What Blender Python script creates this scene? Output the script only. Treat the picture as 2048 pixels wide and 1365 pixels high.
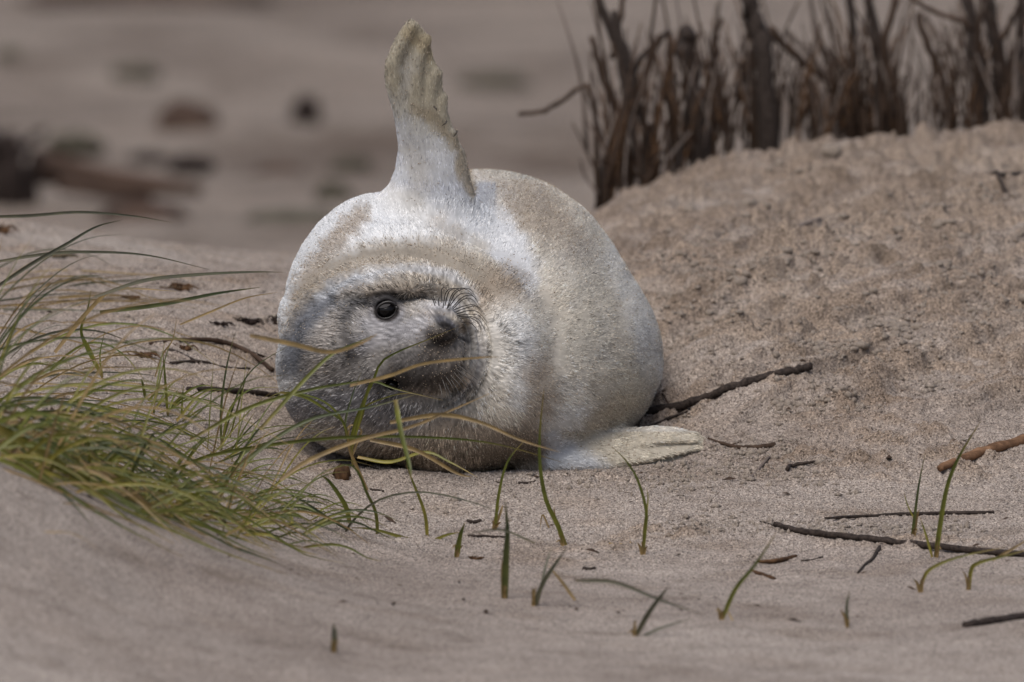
import bpy, bmesh, math, random
import numpy as np
from mathutils import Vector

random.seed(7)
rng = np.random.default_rng(11)
for o in list(bpy.data.objects):
    bpy.data.objects.remove(o)
scene = bpy.context.scene
COL = scene.collection

# ------------------------------------------------------------------ camera, sky, sun, exposure
LENS, SENS = 400.0, 36.0
DIST = 14.7
DEP = math.radians(3.4)
S = DIST * SENS / LENS / 2048.0 / math.cos(DEP)      # metres per photo pixel at the pup
CAMZ = 257.5 * S + DIST * math.tan(DEP)
CAM = np.array([0.0, -DIST, CAMZ])
FWD = np.array([0.0, math.cos(DEP), -math.sin(DEP)])
RGT = np.array([1.0, 0.0, 0.0])
UPV = np.array([0.0, math.sin(DEP), math.cos(DEP)])

cam_data = bpy.data.cameras.new('camera')
cam = bpy.data.objects.new('camera', cam_data)
COL.objects.link(cam)
cam.location = CAM
cam.rotation_euler = (math.pi / 2 - DEP, 0, 0)
cam_data.lens = LENS
cam_data.sensor_width = SENS
cam_data.clip_start = 0.1
cam_data.clip_end = 3000
cam_data.dof.use_dof = True
cam_data.dof.focus_distance = DIST - 0.06
cam_data.dof.aperture_fstop = 6.3
scene.camera = cam

SUN_EL, SUN_AZ = math.radians(58), math.radians(205)   # azimuth from +Y (away) towards +X
world = bpy.data.worlds.new('World')
scene.world = world
world.use_nodes = True
wn = world.node_tree
bg = wn.nodes['Background']
sky = wn.nodes.new('ShaderNodeTexSky')
sky.sky_type = 'NISHITA'
sky.sun_disc = False
sky.sun_elevation = SUN_EL
sky.sun_rotation = SUN_AZ
sky.air_density = 1.0
sky.dust_density = 4.0
sky.ozone_density = 1.0
wn.links.new(sky.outputs['Color'], bg.inputs['Color'])
bg.inputs['Strength'].default_value = 0.105
sun_data = bpy.data.lights.new('sun', 'SUN')
sun_data.energy = 1.9
sun_data.angle = math.radians(40)
sun_data.color = (1.0, 0.975, 0.94)
sun = bpy.data.objects.new('sun', sun_data)
COL.objects.link(sun)
sd = Vector((math.sin(SUN_AZ) * math.cos(SUN_EL), math.cos(SUN_AZ) * math.cos(SUN_EL), math.sin(SUN_EL)))
sun.rotation_euler = sd.to_track_quat('Z', 'Y').to_euler()
vs = scene.view_settings
vs.view_transform = 'Standard'
vs.look = 'None'
vs.exposure = 0.08
vs.gamma = 1.0
vs.use_curve_mapping = False
scene.cycles.max_bounces = 5
scene.cycles.diffuse_bounces = 3
scene.cycles.use_denoising = True
scene.cycles.denoiser = 'OPENIMAGEDENOISE'
scene.cycles.denoising_input_passes = 'RGB_ALBEDO_NORMAL'
scene.cycles.denoising_prefilter = 'ACCURATE'

# ------------------------------------------------------------------ helpers
def P(px, py, Y):
    """world point at depth Y that stands on the photo's viewing line (px, py)"""
    d = FWD + RGT * ((px - 1024.0) / 2048.0 * SENS / LENS) - UPV * ((py - 682.5) / 2048.0 * SENS / LENS)
    t = (Y - CAM[1]) / d[1]
    return CAM + d * t

def to_px(p):
    q = p - CAM
    z = q @ FWD
    return 1024 + (q @ RGT) / z * LENS / SENS * 2048, 682.5 - (q @ UPV) / z * LENS / SENS * 2048

_perm = np.random.default_rng(5).permutation(256)
_grad = np.random.default_rng(6).uniform(0, 2 * np.pi, 256)
def perlin(x, y, seed=0):
    x = np.asarray(x, float) + seed * 17.3
    y = np.asarray(y, float) - seed * 9.7
    xi = np.floor(x).astype(int); yi = np.floor(y).astype(int)
    xf = x - xi; yf = y - yi
    u = xf * xf * xf * (xf * (xf * 6 - 15) + 10); v = yf * yf * yf * (yf * (yf * 6 - 15) + 10)
    def g(ix, iy, fx, fy):
        a = _grad[_perm[(_perm[ix & 255] + iy) & 255]]
        return np.cos(a) * fx + np.sin(a) * fy
    n00 = g(xi, yi, xf, yf); n10 = g(xi + 1, yi, xf - 1, yf)
    n01 = g(xi, yi + 1, xf, yf - 1); n11 = g(xi + 1, yi + 1, xf - 1, yf - 1)
    return (n00 * (1 - u) + n10 * u) * (1 - v) + (n01 * (1 - u) + n11 * u) * v

def sstep(a, b, x):
    t = np.clip((x - a) / (b - a), 0, 1)
    return t * t * (3 - 2 * t)

def mesh_np(name, verts, faces, mat, parent=None, smooth=True):
    me = bpy.data.meshes.new(name)
    verts = np.asarray(verts, np.float32); faces = np.asarray(faces, np.int32)
    nf, k = faces.shape
    me.vertices.add(len(verts)); me.vertices.foreach_set('co', verts.ravel())
    me.loops.add(nf * k); me.loops.foreach_set('vertex_index', faces.ravel())
    me.polygons.add(nf)
    me.polygons.foreach_set('loop_start', np.arange(0, nf * k, k, dtype=np.int32))
    me.update(calc_edges=True)
    if smooth:
        me.polygons.foreach_set('use_smooth', np.ones(nf, bool))
    me.materials.append(mat)
    ob = bpy.data.objects.new(name, me)
    COL.objects.link(ob)
    ob.parent = parent
    return ob

def tag(o, label=None, cat=None, group=None, kind=None):
    if label: o['label'] = label
    if cat: o['category'] = cat
    if group: o['group'] = group
    if kind: o['kind'] = kind
    return o

def empty(name, loc, label, cat, group=None):
    o = bpy.data.objects.new(name, None)
    o.empty_display_size = 0.02
    o.location = loc
    COL.objects.link(o)
    return tag(o, label, cat, group, 'thing')

def spline(pts, n):
    """Catmull-Rom through pts, n samples"""
    pts = np.asarray(pts, float)
    if len(pts) == 2:
        t = np.linspace(0, 1, n)[:, None]
        return pts[0] * (1 - t) + pts[1] * t
    p = np.vstack([2 * pts[0] - pts[1], pts, 2 * pts[-1] - pts[-2]])
    m = len(pts) - 1
    out = []
    for u in np.linspace(0, m - 1e-9, n):
        i = int(u); t = u - i
        a, b, c, d = p[i], p[i + 1], p[i + 2], p[i + 3]
        out.append(0.5 * (2 * b + (c - a) * t + (2 * a - 5 * b + 4 * c - d) * t * t + (3 * b - a - 3 * c + d) * t ** 3))
    return np.array(out)

def frames(path):
    t = np.gradient(path, axis=0)
    t /= np.linalg.norm(t, axis=1)[:, None] + 1e-12
    return t

def tube_data(path, radii, sides=7, rough=0.0, seed=0):
    path = np.asarray(path, float)
    n = len(path)
    radii = np.broadcast_to(np.asarray(radii, float), (n,)) if np.ndim(radii) < 1 or len(radii) == n else np.interp(np.linspace(0, 1, n), np.linspace(0, 1, len(radii)), radii)
    t = frames(path)
    ref = np.array([0.31, 0.2, 0.93]) if abs(t[:, 2]).mean() < 0.8 else np.array([0.9, 0.35, 0.1])
    r = np.random.default_rng(seed)
    V = []
    for i in range(n):
        a = np.cross(t[i], ref); a /= np.linalg.norm(a); b = np.cross(t[i], a)
        for k in range(sides):
            w = 2 * math.pi * k / sides
            rr = radii[i] * (1 + rough * r.uniform(-1, 1))
            V.append(path[i] + (a * math.cos(w) + b * math.sin(w)) * rr)
    F = []
    for i in range(n - 1):
        for k in range(sides):
            k2 = (k + 1) % sides
            F.append((i * sides + k, i * sides + k2, (i + 1) * sides + k2, (i + 1) * sides + k))
    b0 = len(V); V.append(path[0]); V.append(path[-1])
    for k in range(sides):
        k2 = (k + 1) % sides
        F.append((b0, k2, k, k)); F.append((b0 + 1, (n - 1) * sides + k, (n - 1) * sides + k2, (n - 1) * sides + k2))
    return V, F

def poly_mesh(name, V, F, mat, parent=None, smooth=True):
    me = bpy.data.meshes.new(name)
    F = [tuple(dict.fromkeys(f)) for f in F]
    me.from_pydata([tuple(v) for v in V], [], F)
    me.update()
    if smooth:
        me.polygons.foreach_set('use_smooth', np.ones(len(me.polygons), bool))
    me.materials.append(mat)
    o = bpy.data.objects.new(name, me)
    COL.objects.link(o); o.parent = parent
    return o

def tube(name, path, radii, mat, parent=None, sides=7, rough=0.0, seed=0, origin=None):
    V, F = tube_data(path, radii, sides, rough, seed)
    if origin is not None:
        V = [v - np.asarray(origin) for v in V]
    o = poly_mesh(name, V, F, mat, parent)
    if origin is not None and parent is None:
        o.location = origin
    return o

# ------------------------------------------------------------------ materials
def new_mat(name):
    m = bpy.data.materials.new(name)
    m.use_nodes = True
    nt = m.node_tree
    return m, nt, nt.nodes['Principled BSDF']

def ramp(nt, fac, stops, interp='LINEAR'):
    r = nt.nodes.new('ShaderNodeValToRGB')
    r.color_ramp.interpolation = interp
    els = r.color_ramp.elements
    while len(els) < len(stops): els.new(0.5)
    for e, (p, c) in zip(els, stops):
        e.position = p; e.color = (*c, 1)
    nt.links.new(fac, r.inputs['Fac'])
    return r.outputs['Color']

def noise(nt, scale, detail=4, rough=0.55, vec=None):
    n = nt.nodes.new('ShaderNodeTexNoise')
    n.inputs['Scale'].default_value = scale
    n.inputs['Detail'].default_value = detail
    n.inputs['Roughness'].default_value = rough
    if vec is not None: nt.links.new(vec, n.inputs['Vector'])
    return n.outputs['Fac']

def mixc(nt, fac, a, b, mode='MIX'):
    n = nt.nodes.new('ShaderNodeMix'); n.data_type = 'RGBA'; n.blend_type = mode
    if isinstance(fac, (int, float)): n.inputs[0].default_value = fac
    else: nt.links.new(fac, n.inputs[0])
    for i, c in ((6, a), (7, b)):
        if isinstance(c, tuple): n.inputs[i].default_value = (*c, 1)
        else: nt.links.new(c, n.inputs[i])
    return n.outputs[2]

def sand_material():
    m, nt, b = new_mat('sand')
    tc = nt.nodes.new('ShaderNodeTexCoord'); ob = tc.outputs['Object']
    big = ramp(nt, noise(nt, 1.6, 5, 0.55, ob), [(0.3, (0.255, 0.215, 0.187)), (0.52, (0.342, 0.298, 0.264)), (0.75, (0.385, 0.342, 0.305))])
    mid = ramp(nt, noise(nt, 14, 5, 0.6, ob), [(0.28, (0.70, 0.67, 0.64)), (0.45, (0.95, 0.94, 0.93)), (0.68, (1.1, 1.09, 1.08))])
    c = mixc(nt, 1.0, big, mid, 'MULTIPLY')
    sep = nt.nodes.new('ShaderNodeSeparateXYZ'); nt.links.new(ob, sep.inputs[0])
    mr = nt.nodes.new('ShaderNodeMapRange'); mr.inputs[1].default_value = 3.0; mr.inputs[2].default_value = 5.0
    nt.links.new(sep.outputs['Y'], mr.inputs[0])
    c = mixc(nt, mr.outputs[0], c, mixc(nt, 1.0, c, (0.71, 0.69, 0.665), 'MULTIPLY'))     # the far beach sand is darker
    dm = nt.nodes.new('ShaderNodeAttribute'); dm.attribute_name = 'browned'
    c = mixc(nt, dm.outputs['Fac'], c, mixc(nt, 1.0, c, (0.76, 0.70, 0.635), 'MULTIPLY'))     # slope shading put into the sand colour as brown
    mm = nt.nodes.new('ShaderNodeMapping'); mm.inputs['Scale'].default_value = (0.9, 0.45, 1); nt.links.new(ob, mm.inputs['Vector'])
    mot = ramp(nt, noise(nt, 1.7, 4, 0.6, mm.outputs[0]), [(0.36, (0.62, 0.58, 0.55)), (0.5, (1, 1, 1)), (0.7, (1.12, 1.11, 1.1))])
    c = mixc(nt, mr.outputs[0], c, mixc(nt, 1.0, c, mot, 'MULTIPLY'))
    vo = nt.nodes.new('ShaderNodeTexVoronoi'); vo.inputs['Scale'].default_value = 520
    nt.links.new(ob, vo.inputs['Vector'])
    bw = nt.nodes.new('ShaderNodeRGBToBW'); nt.links.new(vo.outputs['Color'], bw.inputs[0])
    gr = ramp(nt, bw.outputs[0], [(0.15, (0.22, 0.19, 0.18)), (0.36, (0.84, 0.81, 0.79)), (0.62, (1.08, 1.07, 1.06)), (0.85, (1.75, 1.72, 1.68))])
    c = mixc(nt, 0.85, c, gr, 'MULTIPLY')
    nt.links.new(c, b.inputs['Base Color'])
    b.inputs['Roughness'].default_value = 0.95
    b.inputs['Specular IOR Level'].default_value = 0.15
    b1 = nt.nodes.new('ShaderNodeBump'); b1.inputs['Strength'].default_value = 0.75; b1.inputs['Distance'].default_value = 0.004
    nt.links.new(noise(nt, 170, 6, 0.7, ob), b1.inputs['Height'])
    b2 = nt.nodes.new('ShaderNodeBump'); b2.inputs['Strength'].default_value = 0.7; b2.inputs['Distance'].default_value = 0.0012
    nt.links.new(vo.outputs['Distance'], b2.inputs['Height'])
    nt.links.new(b1.outputs[0], b2.inputs['Normal'])
    nt.links.new(b2.outputs[0], b.inputs['Normal'])
    return m
M_SAND = sand_material()

def crumb_material(name, lo, hi):
    m, nt, b = new_mat(name)
    tc = nt.nodes.new('ShaderNodeTexCoord')
    wv = nt.nodes.new('ShaderNodeTexWhiteNoise'); 
    sc = nt.nodes.new('ShaderNodeVectorMath'); sc.operation = 'SNAP'; sc.inputs[1].default_value = (0.0016,) * 3
    nt.links.new(tc.outputs['Object'], sc.inputs[0]); nt.links.new(sc.outputs[0], wv.inputs['Vector'])
    nt.links.new(ramp(nt, wv.outputs['Value'], [(0.0, lo), (1.0, hi)]), b.inputs['Base Color'])
    b.inputs['Roughness'].default_value = 0.9
    return m
M_CRUMB = crumb_material('sand_crumb', (0.15, 0.12, 0.095), (0.31, 0.26, 0.215))
M_CLOD = crumb_material('damp_clod', (0.17, 0.135, 0.106), (0.27, 0.225, 0.185))
M_GRAIN_G = crumb_material('loose_grain', (0.13, 0.10, 0.085), (0.55, 0.48, 0.42))
M_GRAIN = crumb_material('sand_grain', (0.20, 0.14, 0.09), (0.62, 0.53, 0.42))

def wood_material(name, lo, hi, scale=60, rough=0.8, stretch=(1, 1, 0.15)):
    m, nt, b = new_mat(name)
    tc = nt.nodes.new('ShaderNodeTexCoord')
    mp = nt.nodes.new('ShaderNodeMapping'); mp.inputs['Scale'].default_value = stretch
    nt.links.new(tc.outputs['Object'], mp.inputs['Vector'])
    f = noise(nt, scale, 6, 0.65, mp.outputs[0])
    nt.links.new(ramp(nt, f, [(0.32, lo), (0.68, hi)]), b.inputs['Base Color'])
    b.inputs['Roughness'].default_value = rough
    b.inputs['Specular IOR Level'].default_value = 0.12
    bp = nt.nodes.new('ShaderNodeBump'); bp.inputs['Strength'].default_value = 0.7; bp.inputs['Distance'].default_value = 0.002
    nt.links.new(f, bp.inputs['Height']); nt.links.new(bp.outputs[0], b.inputs['Normal'])
    return m
M_BARK = wood_material('dark_bark', (0.012, 0.009, 0.008), (0.066, 0.050, 0.042), 180, stretch=(1, 1, 1))
M_TWIG = wood_material('twig_bark', (0.022, 0.014, 0.010), (0.080, 0.052, 0.037), 40)
M_TWIG_PALE = wood_material('pale_stalk', (0.10, 0.08, 0.068), (0.21, 0.17, 0.148), 40)
M_RUST = wood_material('rust_wood', (0.07, 0.038, 0.022), (0.25, 0.14, 0.08), 90, stretch=(0.3, 1, 1))
M_DRIFT = wood_material('driftwood', (0.032, 0.02, 0.015), (0.10, 0.066, 0.05), 6, stretch=(0.3, 1, 1))
M_WRACK = wood_material('seaweed_wrack', (0.010, 0.007, 0.006), (0.035, 0.024, 0.02), 25, stretch=(1, 1, 1))
M_LEAF = wood_material('dead_leaf', (0.03, 0.018, 0.012), (0.13, 0.07, 0.035), 70, stretch=(1, 1, 1))
M_MOSS = wood_material('olive_tuft', (0.035, 0.031, 0.022), (0.10, 0.088, 0.065), 25, stretch=(1, 1, 1))

def grass_material(name, base, tip, dry):
    m, nt, b = new_mat(name)
    at = nt.nodes.new('ShaderNodeAttribute'); at.attribute_name = 'along'
    c = ramp(nt, at.outputs['Fac'], [(0.0, dry), (0.14, base), (0.72, tip), (0.98, dry)])
    tc = nt.nodes.new('ShaderNodeTexCoord')
    v = ramp(nt, noise(nt, 60, 3, 0.5, tc.outputs['Object']), [(0.3, (0.7, 0.7, 0.7)), (0.7, (1.25, 1.2, 1.1))])
    nt.links.new(mixc(nt, 1.0, c, v, 'MULTIPLY'), b.inputs['Base Color'])
    b.inputs['Roughness'].default_value = 0.45
    tr = nt.nodes.new('ShaderNodeBsdfTranslucent')
    nt.links.new(c, tr.inputs['Color'])
    mx = nt.nodes.new('ShaderNodeMixShader'); mx.inputs[0].default_value = 0.25
    nt.links.new(b.outputs[0], mx.inputs[1]); nt.links.new(tr.outputs[0], mx.inputs[2])
    nt.links.new(mx.outputs[0], nt.nodes['Material Output'].inputs['Surface'])
    return m
M_G = [grass_material('grass_green', (0.16, 0.168, 0.024), (0.082, 0.105, 0.018), (0.22, 0.165, 0.055)),
       grass_material('grass_dark', (0.09, 0.10, 0.024), (0.042, 0.06, 0.022), (0.14, 0.12, 0.045)),
       grass_material('grass_yellow', (0.25, 0.22, 0.035), (0.145, 0.15, 0.028), (0.29, 0.20, 0.065)),
       grass_material('grass_straw', (0.28, 0.20, 0.085), (0.22, 0.15, 0.06), (0.31, 0.22, 0.11)),
       grass_material('grass_grey', (0.10, 0.095, 0.058), (0.075, 0.08, 0.052), (0.14, 0.115, 0.072))]

# ------------------------------------------------------------------ terrain
CTRL = [  # photo x, photo y, depth behind (+) or before (-) the pup
    (600, 930, 0.05), (800, 945, 0.0), (1000, 945, 0.0), (1250, 942, 0.07), (1420, 907, 0.16), (1024, 890, 0.42), (1150, 858, 0.6), (1300, 830, 0.38),
    (700, 1000, -0.16), (1024, 1000, -0.15), (1400, 990, -0.12), (1800, 985, -0.08), (2048, 970, -0.04), (2300, 950, 0.0),
    (700, 1060, -0.36), (1024, 1060, -0.32), (1400, 1055, -0.3), (1800, 1050, -0.26), (2100, 1035, -0.24),
    (700, 1180, -0.95), (1024, 1190, -0.9), (1400, 1190, -0.85), (1800, 1180, -0.8), (2150, 1170, -0.8),
    (1024, 1365, -1.75), (1500, 1365, -1.7), (2048, 1365, -1.6), (500, 1365, -1.9), (0, 1365, -2.2), (-200, 1365, -2.4),
    (0, 905, -1.1), (-200, 820, -1.2), (200, 990, -1.05), (400, 1060, -0.85), (0, 1100, -1.6), (300, 1200, -1.5), (550, 1080, -0.6),
    (0, 865, -0.5), (200, 880, -0.3), (400, 900, -0.15), (300, 800, 0.05), (100, 780, 0.1), (450, 830, 0.05), (-200, 790, 0.0),
    (200, 700, 0.35), (400, 660, 0.5), (0, 640, 0.6), (500, 565, 0.95), (300, 540, 1.25), (0, 500, 1.35), (150, 478, 1.7), (0, 432, 1.9), (-200, 400, 2.0), (400, 540, 1.5), (560, 550, 1.25), (700, 590, 1.3), (900, 590, 1.5),
    (1600, 770, 0.33), (1450, 800, 0.28), (1350, 700, 0.52), (2048, 800, 0.28), (2048, 880, 0.1), (1700, 900, 0.08), (2300, 740, 0.35),
    (1600, 600, 0.75), (2000, 560, 0.8), (1300, 560, 0.95), (1500, 450, 1.5), (1900, 420, 1.3), (2048, 312, 2.05), (1700, 285, 2.35), (1500, 290, 2.4), (1300, 385, 2.0), (1190, 425, 1.8), (1205, 480, 1.4), (2300, 280, 2.1), (1100, 480, 2.0),
]
_cp = np.array([P(*c) for c in CTRL])
def _U(r2): return r2 * np.log(r2 + 1e-9)
_n = len(_cp)
_K = _U(((_cp[:, None, :2] - _cp[None, :, :2]) ** 2).sum(-1)) + np.eye(_n) * 0.02
_Pm = np.hstack([np.ones((_n, 1)), _cp[:, :2]])
_A = np.block([[_K, _Pm], [_Pm.T, np.zeros((3, 3))]])
_w = np.linalg.solve(_A, np.concatenate([_cp[:, 2], np.zeros(3)]))
ZFAR = -0.24

def terrain(x, y):
    x = np.asarray(x, float); y = np.asarray(y, float)
    shp = np.broadcast(x, y).shape
    x = np.broadcast_to(x, shp).ravel(); y = np.broadcast_to(y, shp).ravel()
    xc = np.clip(x, -0.86, 0.86); yc = np.clip(y, -2.6, 2.5)
    z = _w[-3] + _w[-2] * xc + _w[-1] * yc
    for i in range(_n):
        z += _w[i] * _U((xc - _cp[i, 0]) ** 2 + (yc - _cp[i, 1]) ** 2)
    z = np.clip(z, -0.5, 0.6)
    # crest line, then the back of the hump falls to the far beach
    crest = 1.75 + 0.42 * sstep(0.0, 0.35, xc)
    f = sstep(crest, crest + 2.4, y)
    far = ZFAR + 0.10 * perlin(x * 0.35, y * 0.35, 3) + 0.05 * perlin(x * 0.9, y * 1.1, 4)
    z = z * (1 - f) + far * f
    nf = sstep(-2.6, -6.0, y)
    z = z * (1 - nf) + (-0.42) * nf
    # side drift outside the frame
    z = z + 0.05 * perlin(x * 0.5, y * 0.5, 8) * sstep(0.9, 2.5, np.abs(x))
    # lumps
    lump = 0.010 * perlin(x * 6, y * 5, 1) + 0.004 * perlin(x * 17, y * 13, 2)
    z = z + lump * (0.45 + 0.9 * sstep(-0.1, 0.5, x) * sstep(-0.1, 0.4, y))
    return z.reshape(shp)

def tz(x, y): return float(terrain(np.array([x]), np.array([y]))[0])

def G(px, py):
    """first point of the ground on the viewing line (px, py)"""
    for ys in (np.arange(-2.5, 3.0, 0.012), np.arange(3.0, 60.0, 0.08)):
        a, b = P(px, py, ys[0]), P(px, py, ys[-1])
        pp = a + (b - a) * ((ys - ys[0]) / (ys[-1] - ys[0]))[:, None]
        h = pp[:, 2] - terrain(pp[:, 0], pp[:, 1])
        if (h < 0).any(): break
    k = int(np.argmax(h < 0)) if (h < 0).any() else len(h) - 1
    q = pp[k].copy()
    if k > 0:
        f = h[k - 1] / (h[k - 1] - h[k] + 1e-12)
        q = pp[k - 1] + (pp[k] - pp[k - 1]) * min(max(f, 0), 1)
    q[2] = tz(q[0], q[1])
    return q

def axis_grid(fine0, fine1, h, lo, hi, g):
    a = list(np.arange(fine0, fine1, h))
    s = h; x = a[-1]
    while x < hi:
        s *= g; x += s; a.append(x)
    s = h; x = a[0]; pre = []
    while x > lo:
        s *= g; x -= s; pre.append(x)
    return np.array(pre[::-1] + a)

gx = axis_grid(-0.72, 0.74, 0.0028, -400, 400, 1.12)
def grow(a0, a1, h, g):
    out = [a0]
    while out[-1] < a1:
        out.append(out[-1] + h); h *= g
    return np.array(out), h
_y1, _h1 = grow(0.75, 2.7, 0.0046, 1.010)
_y2, _ = grow(_y1[-1], 900, _h1, 1.05)
_y3, _h3 = grow(0.55, 2.6, 0.0046, 1.016)
_y4, _ = grow(_y3[-1], 60, _h3, 1.08)
gy = np.concatenate([-_y4[:0:-1], -_y3[::-1], np.arange(-0.5454, 0.7455, 0.0044), _y1, _y2[1:]])
X, Y = np.meshgrid(gx, gy, indexing='ij')
Z = terrain(X, Y)
# clods, scuffs and grain relief, strongest on the trampled slope right of the pup
foc = sstep(-0.9, -0.3, Y) * (1 - sstep(2.0, 3.0, Y)) * (1 - sstep(0.9, 1.5, np.abs(X)))
rough_mask = np.clip(0.12 + 1.1 * sstep(0.02, 0.45, perlin(X * 4.5 + 0.4 * Y, Y * 5, 21) + 0.30 * sstep(-0.1, 0.35, Y)), 0, 1)
rough_mask *= 0.35 + 0.65 * sstep(0.0, 0.25, X)
c1 = np.abs(perlin(X * 34 + 9 * Y, Y * 30, 12)); c2 = perlin(X * 75, Y * 55, 13)
Z += foc * rough_mask * (0.016 * sstep(0.10, 0.30, perlin(X * 15 + 5 * Y, Y * 34, 12)) * (0.5 + perlin(X * 40, Y * 40, 18)) + 0.006 * np.clip(c2, -0.2, 1) + 0.005 * perlin(X * 130, Y * 100, 14))
Z += foc * (0.0026 * perlin(X * 60, Y * 42, 15) + 0.0016 * perlin(X * 170, Y * 120, 16))
Z += foc * rng.normal(0, 0.0008, Z.shape)
# slumps, hollows and clods up the bank
upm = sstep(0.35, 0.8, Y) * (1 - sstep(2.45, 2.9, Y)) * (1 - sstep(0.95, 1.4, np.abs(X))) * (0.25 + 0.75 * sstep(-0.05, 0.25, X))
q1 = perlin(X * 6 + 3 * Y, Y * 7, 71); q2 = perlin(X * 13 + 7 * Y, Y * 15, 72); q3 = perlin(X * 34 + 8 * Y, Y * 30, 73)
Z += foc * 0.0 + upm * (0.008 * q1 + 0.012 * (sstep(0.02, 0.30, q2) - .35) * (0.4 + sstep(-.2, .4, q1)) + 0.012 * np.clip(q3, -.1, 1) + 0.004 * perlin(X * 110, Y * 60, 74))
fm = sstep(0.12, 0.3, X) * sstep(0.08, 0.3, Y) * (1 - sstep(2.3, 2.7, Y)) * (1 - sstep(1.0, 1.4, X))
fr = perlin(X * 4.5, (Y - 0.9 * X) * 17, 77) + .35 * perlin(X * 20, (Y - .6 * X) * 40, 78)
Z += fm * (0.015 * (sstep(.0, .13, fr) - .45) + 0.005 * fr)
crestm = np.exp(-((Y - 2.1) / 0.35) ** 2) * sstep(0.0, 0.2, X) * (1 - sstep(1.0, 1.5, X))
Z += crestm * (0.014 * (np.abs(perlin(X * 7, Y * 6, 75)) - .2) + 0.009 * perlin(X * 24, Y * 16, 76) + 0.02 * perlin(X * 3.5, Y * 2, 79))
cpxx, cpyy = to_px(np.stack([X, Y, Z], -1).reshape(-1, 3))
bd = np.full(len(cpxx), 1e9)
cl = [(560, 880), (620, 925), (720, 950), (900, 958), (1060, 955), (1250, 955), (1340, 942), (1440, 910), (1400, 880)]
for (x0, y0), (x1, y1) in zip(cl[:-1], cl[1:]):
    t_ = np.clip(((cpxx - x0) * (x1 - x0) + (cpyy - y0) * (y1 - y0)) / ((x1 - x0) ** 2 + (y1 - y0) ** 2), 0, 1)
    bd = np.minimum(bd, np.hypot(cpxx - x0 - t_ * (x1 - x0), 2.2 * (cpyy - y0 - t_ * (y1 - y0))))
Z += (np.exp(-(bd / 22) ** 2).reshape(X.shape) * (np.abs(Y) < .4)) * (0.0045 + 0.006 * np.abs(perlin(X * 24, Y * 24, 83)))
# blown scallops further up the slope
Z += 0.006 * perlin(X * 9 + Y * 4, Y * 16, 17) * sstep(0.6, 1.2, Y) * (1 - sstep(2.5, 3.5, Y))
Z += (0.05 * perlin(X * 0.7, Y * 1.3, 19) + 0.03 * perlin(X * 2.2, Y * 2.6, 20)) * sstep(4.0, 6.0, Y) * (1 - sstep(40, 80, Y))
ni, nj = X.shape
idx = np.arange(ni * nj).reshape(ni, nj)
F = np.stack([idx[:-1, :-1], idx[1:, :-1], idx[1:, 1:], idx[:-1, 1:]], -1).reshape(-1, 4)
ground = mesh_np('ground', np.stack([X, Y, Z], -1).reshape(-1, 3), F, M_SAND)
browned = np.clip(.55 * fm * sstep(.02, .14, fr) * (1 - sstep(.2, .4, fr)) + foc * rough_mask * (0.25 + 0.9 * sstep(0.0, 0.3, perlin(X * 15 + 5 * Y, Y * 34, 12))) + upm * (0.15 + 0.75 * sstep(0.0, 0.3, q2)), 0, 1)  # shading of the scuffed slope, painted as browner sand
browned = np.clip(browned + 0.5 * sstep(.1, .4, perlin(X * 7 + 2 * Y, Y * 9, 81)) * sstep(-2.4, -.5, Y) * (1 - sstep(2.6, 3.5, Y)), 0, 1)
da = ground.data.attributes.new('browned', 'FLOAT', 'POINT'); da.data.foreach_set('value', browned.astype(np.float32).ravel())
tag(ground, 'pale grey brown beach sand with scuffs and low drifts', kind='structure')

# ------------------------------------------------------------------ the seal pup: one surface from blended volumes
def w2(px, py, Y): return P(px, py, Y)
ELL = [  # px, py, depth, rx px, ry m, rz px, screen roll deg, blend
    (965, 613, 0.45, 290, 0.40, 273, 0, 0.0),
    (1060, 690, 0.42, 266, 0.32, 192, -8, 0.05),
    (985, 600, 0.88, 225, 0.36, 200, 0, 0.10),
    (790, 655, 0.23, 224, 0.24, 272, 8, 0.05),
    (742, 732, 0.075, 190, 0.145, 186, 0, 0.03),
    (930, 800, 0.12, 200, 0.15, 142, 4, 0.05),
    (1075, 760, 0.25, 165, 0.2, 168, 0, 0.11),
]
ROLLS = [  # fat rolls: path, radius px, blend
    ([(605, 700, .05), (620, 645, .03), (650, 598, .02), (740, 565, .01), (840, 566, .015), (915, 590, .03)], 34, 0.018),
    ([(612, 625, .12), (655, 565, .095), (740, 515, .08), (850, 512, .075), (950, 548, .06), (1010, 610, .06), (1015, 680, .05)], 44, 0.04),
    ([(1000, 690, .0), (1000, 760, -.005), (975, 830, .0), (900, 880, .0)], 50, 0.08),
]
def sd_ell(p, c, r, roll=0.0):
    q = p - c
    if roll:
        a = math.radians(roll); ca, sa = math.cos(a), math.sin(a)
        q = np.stack([q[..., 0] * ca + q[..., 2] * sa, q[..., 1], -q[..., 0] * sa + q[..., 2] * ca], -1)
    q = q / np.asarray(r, p.dtype)
    k0 = np.sqrt((q * q).sum(-1)) + 1e-9
    q = q / np.asarray(r, p.dtype)
    k1 = np.sqrt((q * q).sum(-1)) + 1e-9
    return k0 * (k0 - 1) / k1
def sd_cap(p, a, b, ra, rb):
    ab = b - a; h = np.clip(((p - a) @ ab) / (ab @ ab), 0, 1)
    d = p - a - h[..., None] * ab
    return np.sqrt((d * d).sum(-1)) - (ra + (rb - ra) * h)
def smin(a, b, k):
    if k <= 0: return np.minimum(a, b)
    h = np.clip(0.5 + 0.5 * (b - a) / k, 0, 1)
    return b + (a - b) * h - k * h * (1 - h)
def smax(a, b, k): return -smin(-a, -b, k)

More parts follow.
